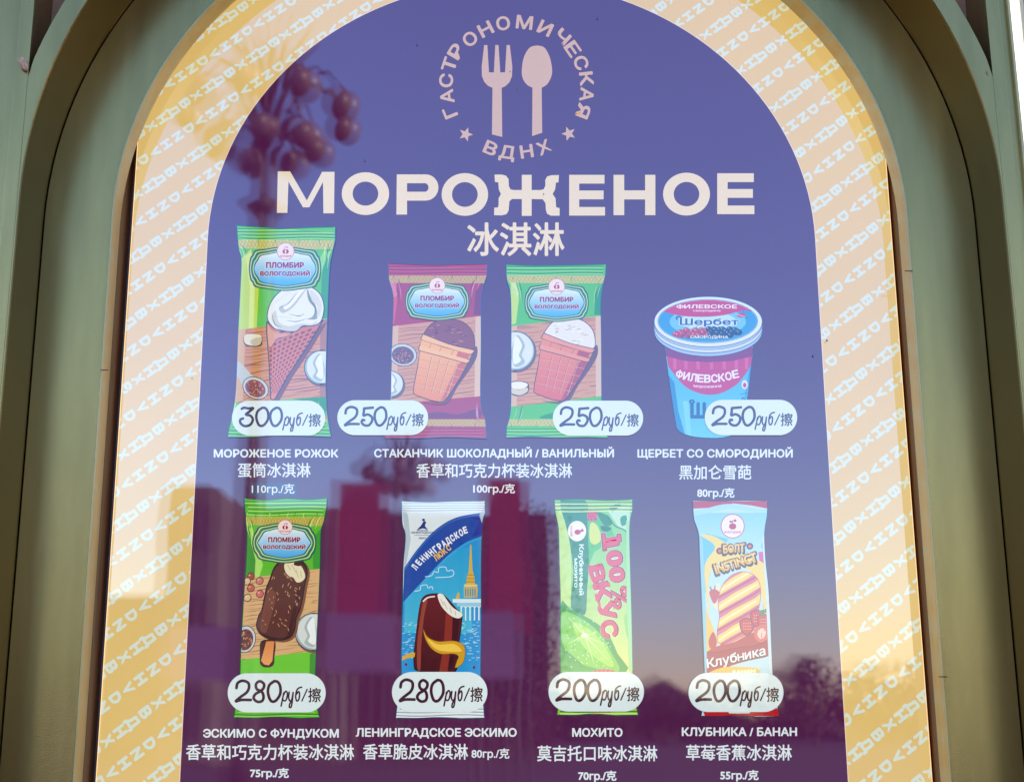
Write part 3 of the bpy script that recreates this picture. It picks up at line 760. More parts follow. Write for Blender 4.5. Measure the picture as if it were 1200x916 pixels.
def cream_swirl(a):
    pts = cr([(215,418),(222,370),(245,330),(282,300),(330,290),(385,292),(425,322),(440,372),(432,420),(415,440),(385,448),(355,448),(330,468),(300,470),(270,465),(240,455)])
    a.poly(pts, (240, 238, 222))
    a.poly(cr([(232,420),(248,385),(260,430),(300,448),(350,438),(390,440),(415,425),(395,448),(355,448),(330,467),(300,470),(262,462)]), (212, 208, 184))
    a.poly(cr([(262,372),(300,352),(330,310),(372,294),(350,330),(320,370),(290,392),(270,395)]), (196, 194, 172))
    a.poly(cr([(278,368),(305,348),(335,305),(372,292),(345,325),(315,362),(288,382)]), (248, 247, 236))
    a.poly(cr([(372,300),(378,345),(402,378),(395,412),(370,420),(412,418),(408,370),(386,330)]), (150, 155, 135))
    a.poly(cr([(384,305),(392,345),(414,372),(412,410),(425,400),(430,360),(410,322)]), (222, 220, 200))
    for p in ([(378,300),(385,345),(404,372),(402,402),(378,420)], [(262,378),(300,356),(338,308)], [(232,395),(245,440),(275,452)], [(290,425),(330,430),(372,418)], [(300,400),(340,408),(362,398)]):
        a.line(cr(p, False), lambda t: 2.4*(1-abs(2*t-1))+.6, (96, 96, 84))
    a.lines([[(245+i*9, 350-i*6), (252+i*9, 354-i*6)] for i in range(7)]+[[(240+i*12, 408+i), (250+i*12, 411+i)] for i in range(6)], 1.4, (188, 184, 160))
    a.line(pts, 3.6, (26, 52, 84), True)
def dish(a, cx, cy, r, clipx, left, c=(226, 230, 220)):
    """porcelain cream bowl cut by the wrapper's edge"""
    def cl(p): return halfclip(p, 1 if left else -1, 0, -clipx if left else clipx)
    a.poly(cl(ell(cx+4, cy+6, r+4, r+4, 40)), (128, 84, 62)); a.poly(cl(ell(cx, cy, r, r, 40)), (160, 176, 172))
    a.poly(cl(ell(cx+2, cy-2, r*.9, r*.92, 40)), c); s_ = 1 if left else -1
    a.poly(cl(cr([(cx+s_*r*.1, cy-r*.8), (cx+s_*r*.5, cy-r*.3), (cx+s_*r*.35, cy+r*.2), (cx+s_*r*.5, cy+r*.6), (cx, cy+r*.8), (cx-s_*r*.2, cy+r*.1)])), (176, 188, 178))
    a.poly(cl(cr([(cx+s_*r*.0, cy-r*.72), (cx+s_*r*.35, cy-r*.3), (cx+s_*r*.2, cy+r*.2), (cx+s_*r*.3, cy+r*.5), (cx-s_*r*.1, cy+r*.6)])), (244, 246, 236))
    arc = [p for p in ell(cx, cy, r, r, 60) if (p[0] >= clipx) == left]
    arc.sort(key=lambda p: p[1]); a.line(arc, 3, (34, 60, 80))
def spoonful(a, cx, cy, rx, ry, ang, fill=(150, 74, 62)):
    ca, sa = math.cos(ang), math.sin(ang)
    tr = lambda pts: [(cx+(x*ca-y*sa), cy+(x*sa+y*ca)) for x, y in pts]
    a.poly(tr([(x, y) for x, y in ell(0, 0, rx+5, ry+5)]), (32, 52, 78)); a.poly(tr(ell(0, 0, rx+2, ry+2)), (208, 212, 204)); a.poly(tr(ell(0, 2, rx*.86, ry*.86)), fill)
    rnd = random.Random(int(cx)); L1 = []; L2 = []
    for i in range(60):
        t = rnd.uniform(0, 6.28); r = math.sqrt(rnd.random())*.74
        x, y = r*rx*math.cos(t), 2+r*ry*math.sin(t); d = rnd.uniform(0, 3.1)
        (L1 if i % 2 else L2).append(tr([(x, y), (x+7*math.cos(d), y+7*math.sin(d))]))
    for l in L1: a.line(l, 2.6, (226, 156, 120))
    for l in L2: a.line(l, 2.6, (84, 34, 36))

def green_wrapper(a, ol, top, bot, g=(92, 190, 36), hi=(196, 226, 84), lo=(34, 140, 46)):
    """body of the pillow pack: lighter folded flank on the left, darker on the right, gold mesh bands, crimped ends"""
    a.grad(ol, mixc(g, hi, .15), mixc(g, lo, .15), 10)

# ---- 1. cone
tf = zm(250, 250, 3.393)
a = picture("tall green wrapper showing a vanilla cone", tf)
ol = cr([(92,47),(200,55),(290,59),(400,55),(486,53)], False)+cr([(485,110),(472,165),(463,225),(455,400),(448,640),(450,740),(454,800),(468,888)], False)+cr([(380,885),(260,882),(160,889),(55,889)], False)+cr([(63,845),(74,800),(88,700),(97,480),(106,300),(110,185),(98,130),(92,47)], False)[:-1]
a.poly(ol, (98, 196, 44)); a.clip_to(ol)
a.poly([(112,180),(150,140),(180,300),(172,462),(98,462),(106,300)], (196, 222, 60)); a.poly([(128,170),(150,150),(165,300),(160,455),(140,457),(146,300)], (222, 236, 110))
a.poly([(470,130),(440,190),(430,260),(428,420),(455,416),(462,230)], (58, 158, 78)); a.poly([(440,150),(412,200),(424,250),(446,190),(470,150)], (150, 220, 110))
mesh_band(a, [(98,106),(480,108),(474,142),(104,140)], (214, 204, 90), (150, 132, 60))
crimp(a, 94, 484, 56, 104, 4, (28, 136, 60), (178, 228, 110), ol)
a.poly([(84,735),(447,730),(449,800),(75,800)], (112, 204, 56)); a.poly([(300,735),(447,730),(450,790),(420,780),(380,748)], (40, 150, 50))
mesh_band(a, [(76,800),(452,800),(456,826),(72,826)], (206, 190, 96), (140, 120, 60)); crimp(a, 60, 462, 828, 884, 4, (20, 126, 50), (150, 216, 96), ol)
wb = Art("wooden_board", None, tf)
crinkles(a, ol, 1, (206, 238, 130), (40, 140, 44))
W = a.build("tall green wrapper with a white swirl in a waffle cone, far left of the upper row")
b = Art("wooden_board", W, tf); b.clip_to(ol)
wood(b, [(98,463),(455,418),(450,728),(84,752)], (216, 148, 90), (122, 56, 34), 1)
b.poly([(100,463),(128,459),(118,745),(85,752)], (222, 176, 120)); b.poly([(425,424),(455,420),(450,728),(424,732)], (176, 116, 84))
b.poly(cr([(122,488),(150,480),(190,484),(194,500),(192,525),(160,531),(125,522)]), (92, 60, 44)); b.poly(cr([(124,486),(150,480),(188,484),(190,500),(186,520),(158,526),(126,516)]), (238, 226, 192)); b.poly(cr([(148,505),(190,492),(186,520),(158,526)]), (206, 190, 150))
dish(b, 430, 612, 68, 449, False)
b.poly([(88,588),(108,592),(150,640),(215,690),(212,732),(150,735),(120,700),(105,660),(88,640)], (204, 204, 192)); spoonful(b, 168, 694, 50, 38, .5)
b.build(); 
c = Art("ice_cream_cone", W, tf)
cone = cr([(213,430),(212,470)], False)+[(222,600),(228,736),(236,742),(246,736),(300,640),(380,520),(436,424),(400,446),(355,450),(320,468),(280,470),(240,456),(213,430)]
c.poly([(x+16, y+8) for x, y in cone], (126, 72, 52)); c.grad(cone, (210, 116, 62), (232, 130, 70), 6)
cells = []
def cp(u, t):   # u across 0..1, t down 0..1
    xl = 213+(230-213)*t; xr = 436+(246-436)*t; return (xl+(xr-xl)*u, 430+(740-430)*t)
for i in range(9):
    for j in range(17):
        u0, u1 = (i+.2)/9, (i+.86)/9; t0, t1 = (j+.2)/17, (j+.8)/17
        sk = .03*(i-4)
        q = [cp(u0, t0-sk), cp(u1, t0-sk-.01), cp(u1, t1-sk-.01), cp(u0, t1-sk)]
        if t1-sk < .95 and q[0][1] > 472-abs(i-3)*3: cells.append(q)
c.polys(cells, (146, 58, 34))
c.poly(cr([(213,440),(240,470),(300,478),(330,472),(290,492),(255,500),(232,530),(220,520)]), (224, 156, 110))
c.line(cr([(318,474),(290,490),(255,498),(240,518),(226,540)], False), 2.5, (90, 40, 40))
c.line(cone, 4.2, (24, 50, 84), True); cream_swirl(c)
c.build("white swirled vanilla ice cream in a waffle cone")
o = Art("outline", W, tf); o.line(ol, 4, INK, True); o.build()
plaque(W, tf, 285, 220, 236, 118, 287, 151, 35)

# ---- 2. and 3. wafer cups
def cup_pack(tf, ol, lab, pal, dx, dy, scoop, wafer, brd, left_items, board_shift):
    bodyc, flank, dark, seal_d, seal_l, band = pal
    a = picture("", tf); LAY.y = -.0009
    a.poly(ol, bodyc); a.clip_to(ol)
    x0, x1 = min(p[0] for p in ol), max(p[0] for p in ol)
    a.poly([(x0+22,150),(x0+40,140),(x0+58,225),(x0+44,340),(x0+22,345),(x0+20,210)], flank); a.poly([(x1-12,140),(x1-55,200),(x1-62,300),(x1-24,304),(x1-25,200)], dark)
    a.poly([(x0+12,140),(x0+40,148),(x0+58,210),(x0+45,225)], mixc(flank, (255,255,255), .25))
    mesh_band(a, [(x0+3,126),(x1-4,126),(x1-10,160),(x0+12,158)], band, mixc(band, (90,70,30), .5))
    crimp(a, x0+3, x1-3, 78, 122, 3, seal_d, seal_l, ol)
    mesh_band(a, [(x0+16,768),(x1-8,768),(x1-4,800),(x0+6,796)], band, mixc(band, (90,70,30), .5)); crimp(a, x0+2, x1-3, 804, 846, 3, seal_d, seal_l, ol)
    a.poly(cr([(x0+150,762),(x0+230,735),(x0+330,745),(x0+420,720),(x0+425,760),(x0+300,764)]), dark)
    crinkles(a, ol, int(dx)+5, mixc(bodyc, (255, 255, 240), .45), mixc(bodyc, (20, 20, 40), .35))
    W = a.build(lab)
    b = Art("wooden_board", W, tf); b.clip_to(ol); wood(b, brd, (216, 152, 96), (116, 58, 38), int(dx)+3, 24)
    b.poly([brd[0], (brd[0][0]+26, brd[0][1]-4), (brd[3][0]+26, brd[3][1]-4), brd[3]], (222, 180, 136)); b.poly([(brd[1][0]-26, brd[1][1]+4), brd[1], brd[2], (brd[2][0]-26, brd[2][1]+4)], (226, 190, 150))
    left_items(b); b.build()
    c = Art("wafer_cup", W, tf); T = lambda q: [(x+dx, y+dy) for x, y in q]
    w0, w1, w2 = wafer
    c.poly(cr(T([(400,690),(505,700),(560,620),(640,500),(640,440),(600,520),(500,680)])), (112, 66, 54))
    sc = T(cr([(410,400),(420,365),(455,332),(510,320),(570,328),(612,358),(632,400),(628,455),(560,450),(480,425)]))
    c.poly(sc, scoop[0]); rnd = random.Random(4)
    for i in range(34):
        x = rnd.uniform(430, 605); y = rnd.uniform(335, 440)
        p = (x+dx, y+dy)
        if inside(p, offset_in(sc, .12)):
            wv = rnd.uniform(10, 34); q = cr([(p[0]-wv/2, p[1]-2), (p[0]-wv/6, p[1]+3), (p[0]+wv/5, p[1]-1), (p[0]+wv/2, p[1]+5)], False, 4)
            c.line(q, lambda t: 3.4*(1-abs(2*t-1))+.5, scoop[1] if i % 3 else scoop[2])
    c.line(sc, 3.2, (60, 30, 44), True)
    bod = T([(392,452),(603,500),(598,530),(565,590),(520,660),(500,686)]+[(488,692),(440,684),(372,660),(360,650),(362,620),(378,540)])
    c.grad(bod, w0, w1, 6)
    c.poly(T([(560,520),(598,505),(596,530),(530,648),(498,690),(480,690)]), w2)
    gl = [T([(405+i*38, 478+i*9), (376+i*33, 632+i*8)]) for i in range(1, 5)]+[T([(386-j*4, 500+j*36), (584-j*20, 545+j*34)]) for j in range(4)]
    for l in gl: c.line(l, 2, mixc(w1, (70, 30, 20), .45))
    for l in gl: c.line([(x+2.5, y+2) for x, y in l], 1.6, mixc(w0, (255, 240, 200), .5))
    c.line(bod, 3.4, (60, 28, 44), True)
    for q in (T([(388,440),(400,436),(500,468),(606,500),(604,514),(590,516),(490,488),(392,462),(386,452)]), T([(402,392),(412,390),(520,432),(628,458),(630,466),(620,476),(600,474),(500,446),(400,414),(398,402)]), ):
        c.poly(cr(q, True, 3), mixc(w0, (255,255,255), .12)); c.line(cr(q, True, 3), 3, (60, 28, 44), True)
    q = T([(398,414),(500,448),(612,476),(602,500),(500,470),(392,438)]); c.poly(q, w0); c.poly(T([(560,464),(612,476),(602,500),(552,486)]), w2)
    for l in (T([(440,430),(432,450)]), T([(486,446),(478,464)]), T([(540,460),(530,480)])): c.line(l, 2, mixc(w1, (70,30,20), .5))
    c.build(); o = Art("outline", W, tf); o.line(ol, 4, INK, True); o.build()
    plaque(W, tf, *brd_plate[lab])
    return W
L2_ = "maroon wrapper with a chocolate scoop in a wafer cup"; L3_ = "short green wrapper with a vanilla scoop in a wafer cup"
brd_plate = {L2_: (467, 241, 236, 114, 467, 170, 36), L3_: (314, 246, 236, 114, 314, 175, 37)}
tf = zm(390, 290, 3.817)
ol = cr([(246,68),(360,74),(460,77),(580,74),(692,72)], False)+cr([(690,125),(672,185),(664,260),(664,440),(661,640),(666,720),(682,765),(689,854)], False)+cr([(600,850),(500,847),(400,852),(231,852)], False)+cr([(240,800),(255,740),(258,640),(262,440),(268,300),(268,210),(250,140),(246,68)], False)[:-1]
def li(b):
    spoonful(b, 314, 480, 58, 46, .15, (120, 72, 66))
    dish(b, 258, 610, 58, 262, True)
cup_pack(tf, ol, L2_, ((172, 26, 62), (214, 70, 84), (122, 16, 66), (128, 20, 58), (214, 66, 88), (206, 172, 70)), 0, 0, ((140, 60, 42), (66, 20, 18), (206, 118, 84)), ((252, 180, 84), (238, 138, 46), (210, 100, 40)), [(268,352),(664,306),(660,664),(259,702)], li, 0)
tf = zm(570, 290, 3.817)
ol = cr([(88,75),(200,80),(300,79),(420,77),(536,74)], False)+cr([(534,120),(520,180),(513,250),(515,440),(516,640),(520,740),(534,800),(544,851)], False)+cr([(450,848),(320,850),(200,847),(88,850)], False)+cr([(90,800),(106,740),(110,640),(110,440),(110,300),(106,200),(90,140),(88,75)], False)[:-1]
def li(b):
    dish(b, 128, 462, 88, 112, True)
    b.poly(cr([(112,602),(150,597),(186,606),(188,645),(150,664),(112,654)]), (70, 50, 50)); b.poly(cr([(112,604),(150,600),(182,608),(180,622),(150,634),(112,625)]), (246, 240, 216)); b.poly(cr([(112,628),(148,636),(182,626),(183,644),(150,660),(112,650)]), (220, 206, 170))
cup_pack(tf, ol, L3_, ((86, 192, 44), (196, 224, 70), (36, 146, 56), (24, 138, 60), (158, 224, 110), (206, 198, 84)), -148, -5, ((240, 232, 214), (190, 176, 156), (255, 252, 240)), ((236, 136, 84), (222, 96, 60), (180, 66, 50)), [(111,352),(514,305),(516,664),(110,712)], li, 0)

# ---- 4. sherbet tub
tf = zm(750, 330, 4.58); LAY.y = -.0009
a = Art("tub_picture", box, tf)
bodyp = [(132,345),(608,345),(600,430),(580,600),(560,730),(548,790)]+cr([(548,790),(520,815),(450,835),(380,839),(290,832),(225,812),(196,785)], False)[1:]+[(180,690),(152,500)]
a.grad(bodyp, (70, 180, 214), (110, 206, 226), 8)
a.poly([(152,500),(180,690),(196,785),(225,812),(240,816),(205,690),(185,540)], (36, 140, 190)); a.poly([(575,600),(600,430),(608,380),(585,470),(548,700),(530,812),(550,790)], (60, 160, 206)); a.poly([(230,640),(260,640),(275,825),(250,820)], (130, 216, 230))
band = [(134,350),(607,350),(600,440)]+cr([(600,440),(570,490),(520,550),(450,592),(385,607),(310,596),(240,560),(190,505),(152,455)], False)[1:]
a.poly(band, (202, 38, 104))
for x in (175, 235, 300, 372, 440, 505, 560):
    q = [p for p in [(x, 380), (x+22, 385), (x+20, 470), (x+4, 470)]]
    a.poly(q, (222, 80, 136))
a.poly([(134,350),(607,350),(604,400),(500,425),(370,432),(240,425),(140,400)], (136, 28, 96))
for i, ch in enumerate("ФИЛЕВСКОЕ"):
    t = (i-4)/4; x = 362+150*t; a.text(ch, x, 518-24*abs(t)**2+2, 36 if ch not in "Ф" else 38, 44, (250, 240, 240), .035, ang=12*t)
a.text("мороженна", 362, 562, 150, 16, (250, 214, 226), .03, arc=-5)
a.poly(ell(562, 552, 17, 24), (240, 226, 232)); a.poly(ell(562, 555, 9, 13), (196, 40, 90)); a.line([(535, 606), (582, 594)], 3, (50, 110, 160))
a.text("Ш", 312, 690, 84, 88, (22, 92, 150), .05, slant=.0); a.line(cr([(272,652),(268,640),(284,636),(292,650)], False), 9, (22, 92, 150)); a.line(cr([(340,712),(352,735),(372,722)], False), 7, (22, 92, 150))
a.line([(540,645),(552,620),(566,640)], 7, (22, 92, 150)); a.line([(360,770),(372,782)], 6, (22, 92, 150))
a.line(bodyp, 3.6, (24, 70, 120), True)
# lid
lid2 = ell(366, 262, 291, 138, 60, 180, 360)
a.poly(ell(366, 215, 290, 135, 60, 0, 180)+lid2, (176, 196, 214))
a.poly([p for p in ell(366, 240, 291, 137, 60, 180, 360)]+[p for p in ell(366, 225, 291, 137, 60, 360, 180)], (226, 236, 240))
for yy, wd in ((264, 4), (246, 3), (228, 3)): a.line(ell(366, yy, 290, 137, 60, 180, 360), wd, (40, 84, 128))
a.poly(ell(366, 215, 290, 135, 60), (232, 240, 242)); a.line(ell(366, 215, 290, 135, 60), 3.4, (34, 78, 124), True); a.line(ell(364, 212, 268, 116, 60), 3, (44, 92, 140), True)
el = ell(364, 212, 265, 113, 60); a.grad(el, (40, 150, 206), (52, 160, 208), 4)
a.poly(ell(364, 215, 205, 78, 50), (120, 200, 226)); a.poly(ell(364, 212, 150, 52, 50), (196, 232, 238))
top = halfclip(el, 0, -1, 188); q = [p for p in top]
a.poly([p for p in ell(364, 212, 265, 113, 60, 28, 152)]+cr([(130,162),(200,180),(280,188),(370,188),(460,178),(540,158),(598,152)], False), (206, 34, 96))
a.text("ФИЛЕВСКОЕ", 358, 133, 325, 21, (250, 240, 240), .03, arc=1); a.text("смородина", 358, 155, 148, 11, (250, 214, 226), .03)
a.text("Шербет", 372, 215, 325, 42, (240, 250, 250), .07); a.text("Шербет", 372, 215, 318, 36, (26, 88, 150), .03); a.line(cr([(200,205),(196,192),(214,188),(224,200)], False), 8, (26, 88, 150))
rnd = random.Random(9)
for i in range(26):
    x = 190+i*7.6+rnd.uniform(-3, 3); y = 272+rnd.uniform(-16, 22)+(10 if x < 230 else 0)
    if inside((x, y), offset_in(el, .09)):
        a.poly(ell(x, y, 17, 14, 12), (150, 20, 48)); a.poly(ell(x-2, y-2, 13, 11, 12), (206, 58, 88)); a.poly(ell(x-6, y-5, 3.5, 3, 8), (250, 190, 200))
for i in range(26):
    x = 372+i*7.6+rnd.uniform(-3, 3); y = 270+rnd.uniform(-20, 22)+(8 if x > 500 else 0)
    if inside((x, y), offset_in(el, .09)):
        a.poly(ell(x, y, 18, 15, 12), (10, 30, 62)); a.poly(ell(x-2, y-2, 14, 11, 12), (24, 62, 100)); a.poly(ell(x-6, y-5, 4, 3, 8), (150, 190, 210))
for i in range(14): x = rnd.uniform(250, 330); y = rnd.uniform(242, 282); a.line([(x, y), (x+rnd.uniform(-14, 14), y+rnd.uniform(-12, 12))], 2.6, (90, 150, 90))
a.poly(ell(545, 180, 26, 11, 16), (206, 40, 96)); a.line([(520,176),(570,190)], 3, (240, 220, 230)); a.line([(552,172),(556,156)], 3, (40, 120, 110)); a.line([(535,190),(580,190)], 2, (30, 100, 160))
a.text("СМОРОДИНА", 372, 297, 208, 17, (20, 40, 70), .07); a.text("СМОРОДИНА", 372, 297, 205, 15, (240, 246, 248), .03)
a.build("blue and pink sherbet tub with a white lid")

# ---- 5. nut eskimo
tf = zm(250, 570, 3.271); LAY.y = -.0009
a = Art("wrapper_picture", box, tf)
ol = cr([(118,44),(200,50),(280,44),(360,48),(436,43)], False)+cr([(434,80),(425,130),(413,175),(410,300),(402,480),(392,700),(390,780),(406,884)], False)+cr([(330,887),(240,882),(160,886),(78,884)], False)+cr([(84,840),(100,760),(104,640),(112,480),(124,300),(128,190),(124,130),(118,44)], False)[:-1]
a.poly(ol, (94, 190, 28)); a.clip_to(ol); a.poly([(128,170),(160,200),(170,300),(160,345),(122,350),(126,260)], (52, 150, 30)); a.poly([(380,200),(412,160),(410,318),(382,322)], (56, 160, 40)); a.poly([(128,158),(148,160),(190,300),(176,345),(158,346),(162,280)], (170, 224, 90))
mesh_band(a, [(122,116),(426,116),(420,150),(126,146)], (206, 188, 72), (146, 122, 50)); crimp(a, 120, 434, 50, 108, 4, (34, 140, 20), (168, 226, 96), ol)
a.poly([(104,660),(395,625),(392,720),(102,730)], (108, 204, 40)); a.poly([(370,640),(394,634),(391,740),(368,745)], (60, 150, 34)); crimp(a, 80, 404, 850, 880, 2, (30, 130, 24), (150, 214, 80), ol)
crinkles(a, ol, 5, (206, 240, 120), (36, 130, 20))
W = a.build("green wrapper with a nutty chocolate bar on a stick")
b = Art("wooden_board", W, tf); b.clip_to(ol); wood(b, [(122,352),(409,314),(398,628),(106,662)], (224, 176, 116), (136, 84, 48), 8)
dish(b, 385, 556, 72, 400, False, (222, 224, 210)); spoonful(b, 122, 584, 36, 48, .2, (112, 58, 48))
for x, y, c_ in ((143,343,(168,74,50)), (177,360,(206,112,84)), (143,388,(196,96,66)), (178,410,(214,96,86)), (128,362,(226,190,130)), (130,425,(226,190,130))):
    b.poly(cr([(x-15,y+2),(x-6,y-13),(x+9,y-14),(x+16,y),(x+8,y+14),(x-8,y+14)]), (90, 40, 30)); b.poly(cr([(x-12,y+2),(x-5,y-10),(x+8,y-11),(x+13,y),(x+6,y+11),(x-7,y+11)]), c_); b.poly(ell(x-4, y-4, 4, 3, 8), mixc(c_, (255, 240, 220), .6))
b.build()
c = Art("chocolate_bar", W, tf)
bar = cr([(240,300),(262,280),(300,272),(335,280),(354,300),(360,330),(350,380),(342,430),(332,470),(318,505),(312,545),(296,575),(262,588),(215,582),(180,565),(165,535),(170,505),(176,488),(186,470),(196,420),(204,385),(216,355),(228,320)])
c.poly([(x+10, y+8) for x, y in bar], (130, 80, 50))
c.poly(rrect(178, 585, 234, 692, 22), (70, 34, 28)); st = [(200,590),(238,590),(230,672),(214,690),(190,686),(178,668)]; c.poly(cr(st, True, 3), (70, 34, 28)); c.grad([(203,592),(234,592),(226,668),(212,684),(194,680),(183,666)], (232, 140, 72), (244, 166, 96), 4)
c.poly(bar, (58, 22, 22)); c.poly(offset_in(bar, .06), (92, 44, 34)); c.poly(cr([(200,430),(215,390),(240,420),(215,520),(200,560),(180,540)]), (122, 66, 48)); c.poly(cr([(330,380),(342,390),(318,480),(300,560),(285,570),(300,490)]), (70, 28, 26))
rnd = random.Random(3)
for i in range(70):
    x = rnd.uniform(185, 345); y = rnd.uniform(330, 575)
    if inside((x, y), offset_in(bar, .16)):
        d = rnd.uniform(.4, 2.2); l = rnd.uniform(9, 17)
        c.line([(x, y), (x+l*math.cos(d), y+l*math.sin(d)*.8)], 6, (66, 26, 22)); c.line([(x-1, y-2), (x-1+l*math.cos(d), y-2+l*math.sin(d)*.8)], 3.4, (196, 140, 96))
c.poly(cr([(272,300),(285,283),(305,284),(316,300),(330,298),(345,318),(352,345),(340,362),(320,366),(306,348),(290,342),(276,325)]), (240, 226, 180)); c.lines([[(285,300),(296,320)], [(300,298),(318,330)], [(318,318),(326,350)], [(334,322),(338,348)]], 2.5, (196, 176, 120))
c.poly(cr([(308,298),(318,284),(336,288),(338,300),(326,304)]), (70, 30, 28)); c.line(bar, 3.2, (36, 12, 20), True)
c.build("dark chocolate coated bar with nuts and a bitten top"); o = Art("outline", W, tf); o.line(ol, 4, (18, 70, 62), True); o.build()
plaque(W, tf, 272, 215, 194, 98, 275, 155, 29)

# ---- 6. white and blue wrapper
tf = zm(440, 570, 3.271); LAY.y = -.0009
a = Art("wrapper_picture", box, tf)
ol = cr([(99,54),(200,58),(300,55),(420,54)], False)+cr([(421,100),(410,160),(406,300),(406,500),(404,740),(412,800),(418,886)], False)+cr([(330,888),(240,884),(160,887),(77,886)], False)+cr([(82,840),(98,760),(98,640),(103,440),(106,300),(114,190),(102,140),(99,54)], False)[:-1]
a.poly(ol, (226, 234, 228)); a.clip_to(ol); a.grad([(110,335),(104,440),(98,725),(404,725),(406,170),(300,230),(200,320)], (30, 150, 200), (20, 150, 206), 6)
a.grad([(160,360),(300,240),(370,230),(370,560),(110,560),(112,440)], (36, 160, 204), (66, 186, 210), 6)
sw = [(110,312)]+cr([(110,312),(160,240),(230,165),(310,118),(418,98)], False)[1:]+[(410,165),(406,190)]+cr([(406,190),(345,214),(272,268),(190,352),(106,442)], False)[1:]
a.poly(sw, (18, 74, 158)); a.poly([(340,112),(418,98),(408,180),(370,192),(400,130)], (12, 56, 150)); a.line(cr([(112,318),(160,248),(230,173),(310,126),(416,104)], False), 2.4, (60, 130, 200)); a.line(cr([(108,448),(192,358),(274,274),(346,220),(406,196)], False), 3, (70, 170, 220))
a.poly([(99,60),(125,110),(135,200),(118,300),(110,312),(114,190)], (184, 200, 200)); a.poly([(398,110),(420,70),(418,98),(408,140)], (180, 196, 200))
crimp(a, 101, 419, 60, 96, 4, (150, 168, 170), (246, 250, 246), ol, 1); crimp(a, 80, 415, 846, 882, 3, (140, 156, 160), (244, 248, 244), ol)
n = 13
for i, ch in enumerate("ЛЕНИНГРАДСКОЕ"):
    t = i/(n-1); x = 150+194*t**1.02; y = 308-148*t**.84+6*t; ang = 56-38*t
    a.text(ch, x, y, 14+1.5*t if ch not in "Д" else 18, 27, (246, 246, 240), .05, ang=ang)
for i, ch in enumerate("ЛЮКС"): t = i/3; a.text(ch, 232+48*t, 272-38*t, 16 if ch != "Ю" else 20, 24, (246, 190, 50), .045, ang=40-6*t)
a.poly(cr([(160,165),(175,148),(185,132),(194,136),(190,150),(200,164),(182,160)]), (16, 50, 120)); a.poly(ell(184, 127, 6, 5, 10), (16, 50, 120)); a.line([(158,168),(202,168)], 3, (16, 50, 120))
a.text("ЛЕНИНГРАДСКОЕ", 180, 176, 88, 8, (30, 50, 100), .03); a.line([(150,186),(206,186)], 1.6, (30, 50, 100)); a.text("ЛЮКС", 180, 197, 30, 7, (30, 50, 100), .04)
# clouds and the embankment skyline
CL = (214, 236, 240)
for q in ([(190,345),(215,340),(225,325),(240,328),(244,310),(268,308),(275,322),(295,320),(300,335),(285,345),(230,348)], [(150,400),(170,396),(175,380),(196,376),(202,388),(216,382),(220,395)]):
    a.line(cr(q, False), 2.8, CL)
GO = (222, 178, 62); BW_ = (226, 240, 236)
a.poly([(363,222),(367,222),(372,320),(380,350),(382,374),(348,374),(350,350),(358,320)], GO); a.poly([(340,374),(390,374),(390,384),(340,384)], (236,206,110)); a.poly([(338,386),(392,386),(390,424),(340,424)], GO)
a.polys([[(343+i*9,390),(348+i*9,390),(348+i*9,420),(343+i*9,420)] for i in range(5)], (60, 150, 180)); a.lines([[(350,352),(382,352)],[(354,338),(378,338)],[(346,364),(386,364)]], 2, (120, 90, 40))
a.poly([(312,412),(318,402),(322,412),(322,430),(308,430)], GO); a.poly([(296,430),(405,430),(405,444),(296,444)], BW_); a.poly([(312,444),(405,444),(405,458),(312,458)], (150, 206, 220))
for i in range(5): x = 326+i*17; a.poly([(x,458),(x+5,458),(x+5,512),(x,512)], BW_); a.line(ell(x+11, 468, 8, 10, 10, 0, 180), 2.4, BW_)
rnd = random.Random(2); L = []
for i in range(110):
    x = rnd.choice([rnd.uniform(102, 165), rnd.uniform(325, 392)]); y = rnd.uniform(518, 670); L.append([(x, y), (x+rnd.uniform(5, 14), y+rnd.uniform(-1, 1))])
for l in L: a.line(l, 2.0, (190, 226, 232))
W = a.build("white wrapper with blue band, dark chocolate bar and golden spire")
c = Art("chocolate_bar", W, tf)
bar = [(148,700),(145,650),(155,560),(165,480),(172,445),(180,425),(200,412),(236,408),(262,412),(280,430),(310,465),(335,488),(330,540),(318,620),(305,712),(200,724)]
bar = cr(bar[:9], False)+bar[9:12]+cr(bar[12:], False)
c.poly(bar, (24, 8, 22)); c.grad(offset_in(bar, .035), (104, 24, 20), (66, 12, 16), 8); c.poly(cr([(160,690),(160,600),(172,500),(184,440),(200,428),(186,500),(176,600),(172,700)]), (150, 66, 44)); c.poly([(270,480),(300,500),(290,600),(276,708),(244,712),(262,600)], (140, 44, 28)); c.poly([(296,500),(322,502),(312,600),(296,700),(280,700),(292,600)], (58, 8, 14))
c.line(cr([(182,440),(200,425),(228,420)], False), 5, (246, 236, 226))
c.poly(cr([(238,414),(258,412),(275,436),(296,462),(330,484),(332,496),(318,504),(296,498),(272,480),(250,452)]), (240, 236, 216)); c.lines([[(250,430),(262,455)],[(262,440),(275,470)],[(285,462),(292,484)],[(305,476),(308,494)]], 2.5, (190, 170, 130))
rb = cr([(183,545),(200,575),(240,592),(300,590),(336,605),(344,635),(335,675),(306,694),(312,668),(318,650),(300,640),(250,640),(215,620),(192,585)]); c.poly(rb, (214, 158, 24)); c.poly(cr([(200,582),(240,604),(300,602),(330,625),(318,632),(250,628),(216,608)]), (246, 204, 70)); c.poly([(103,650),(140,634),(152,636),(150,652),(118,658),(102,666)], (226, 170, 40))
c.line(rb, 2, (120, 70, 10), True)
c.build("dark chocolate bar with a golden ribbon")
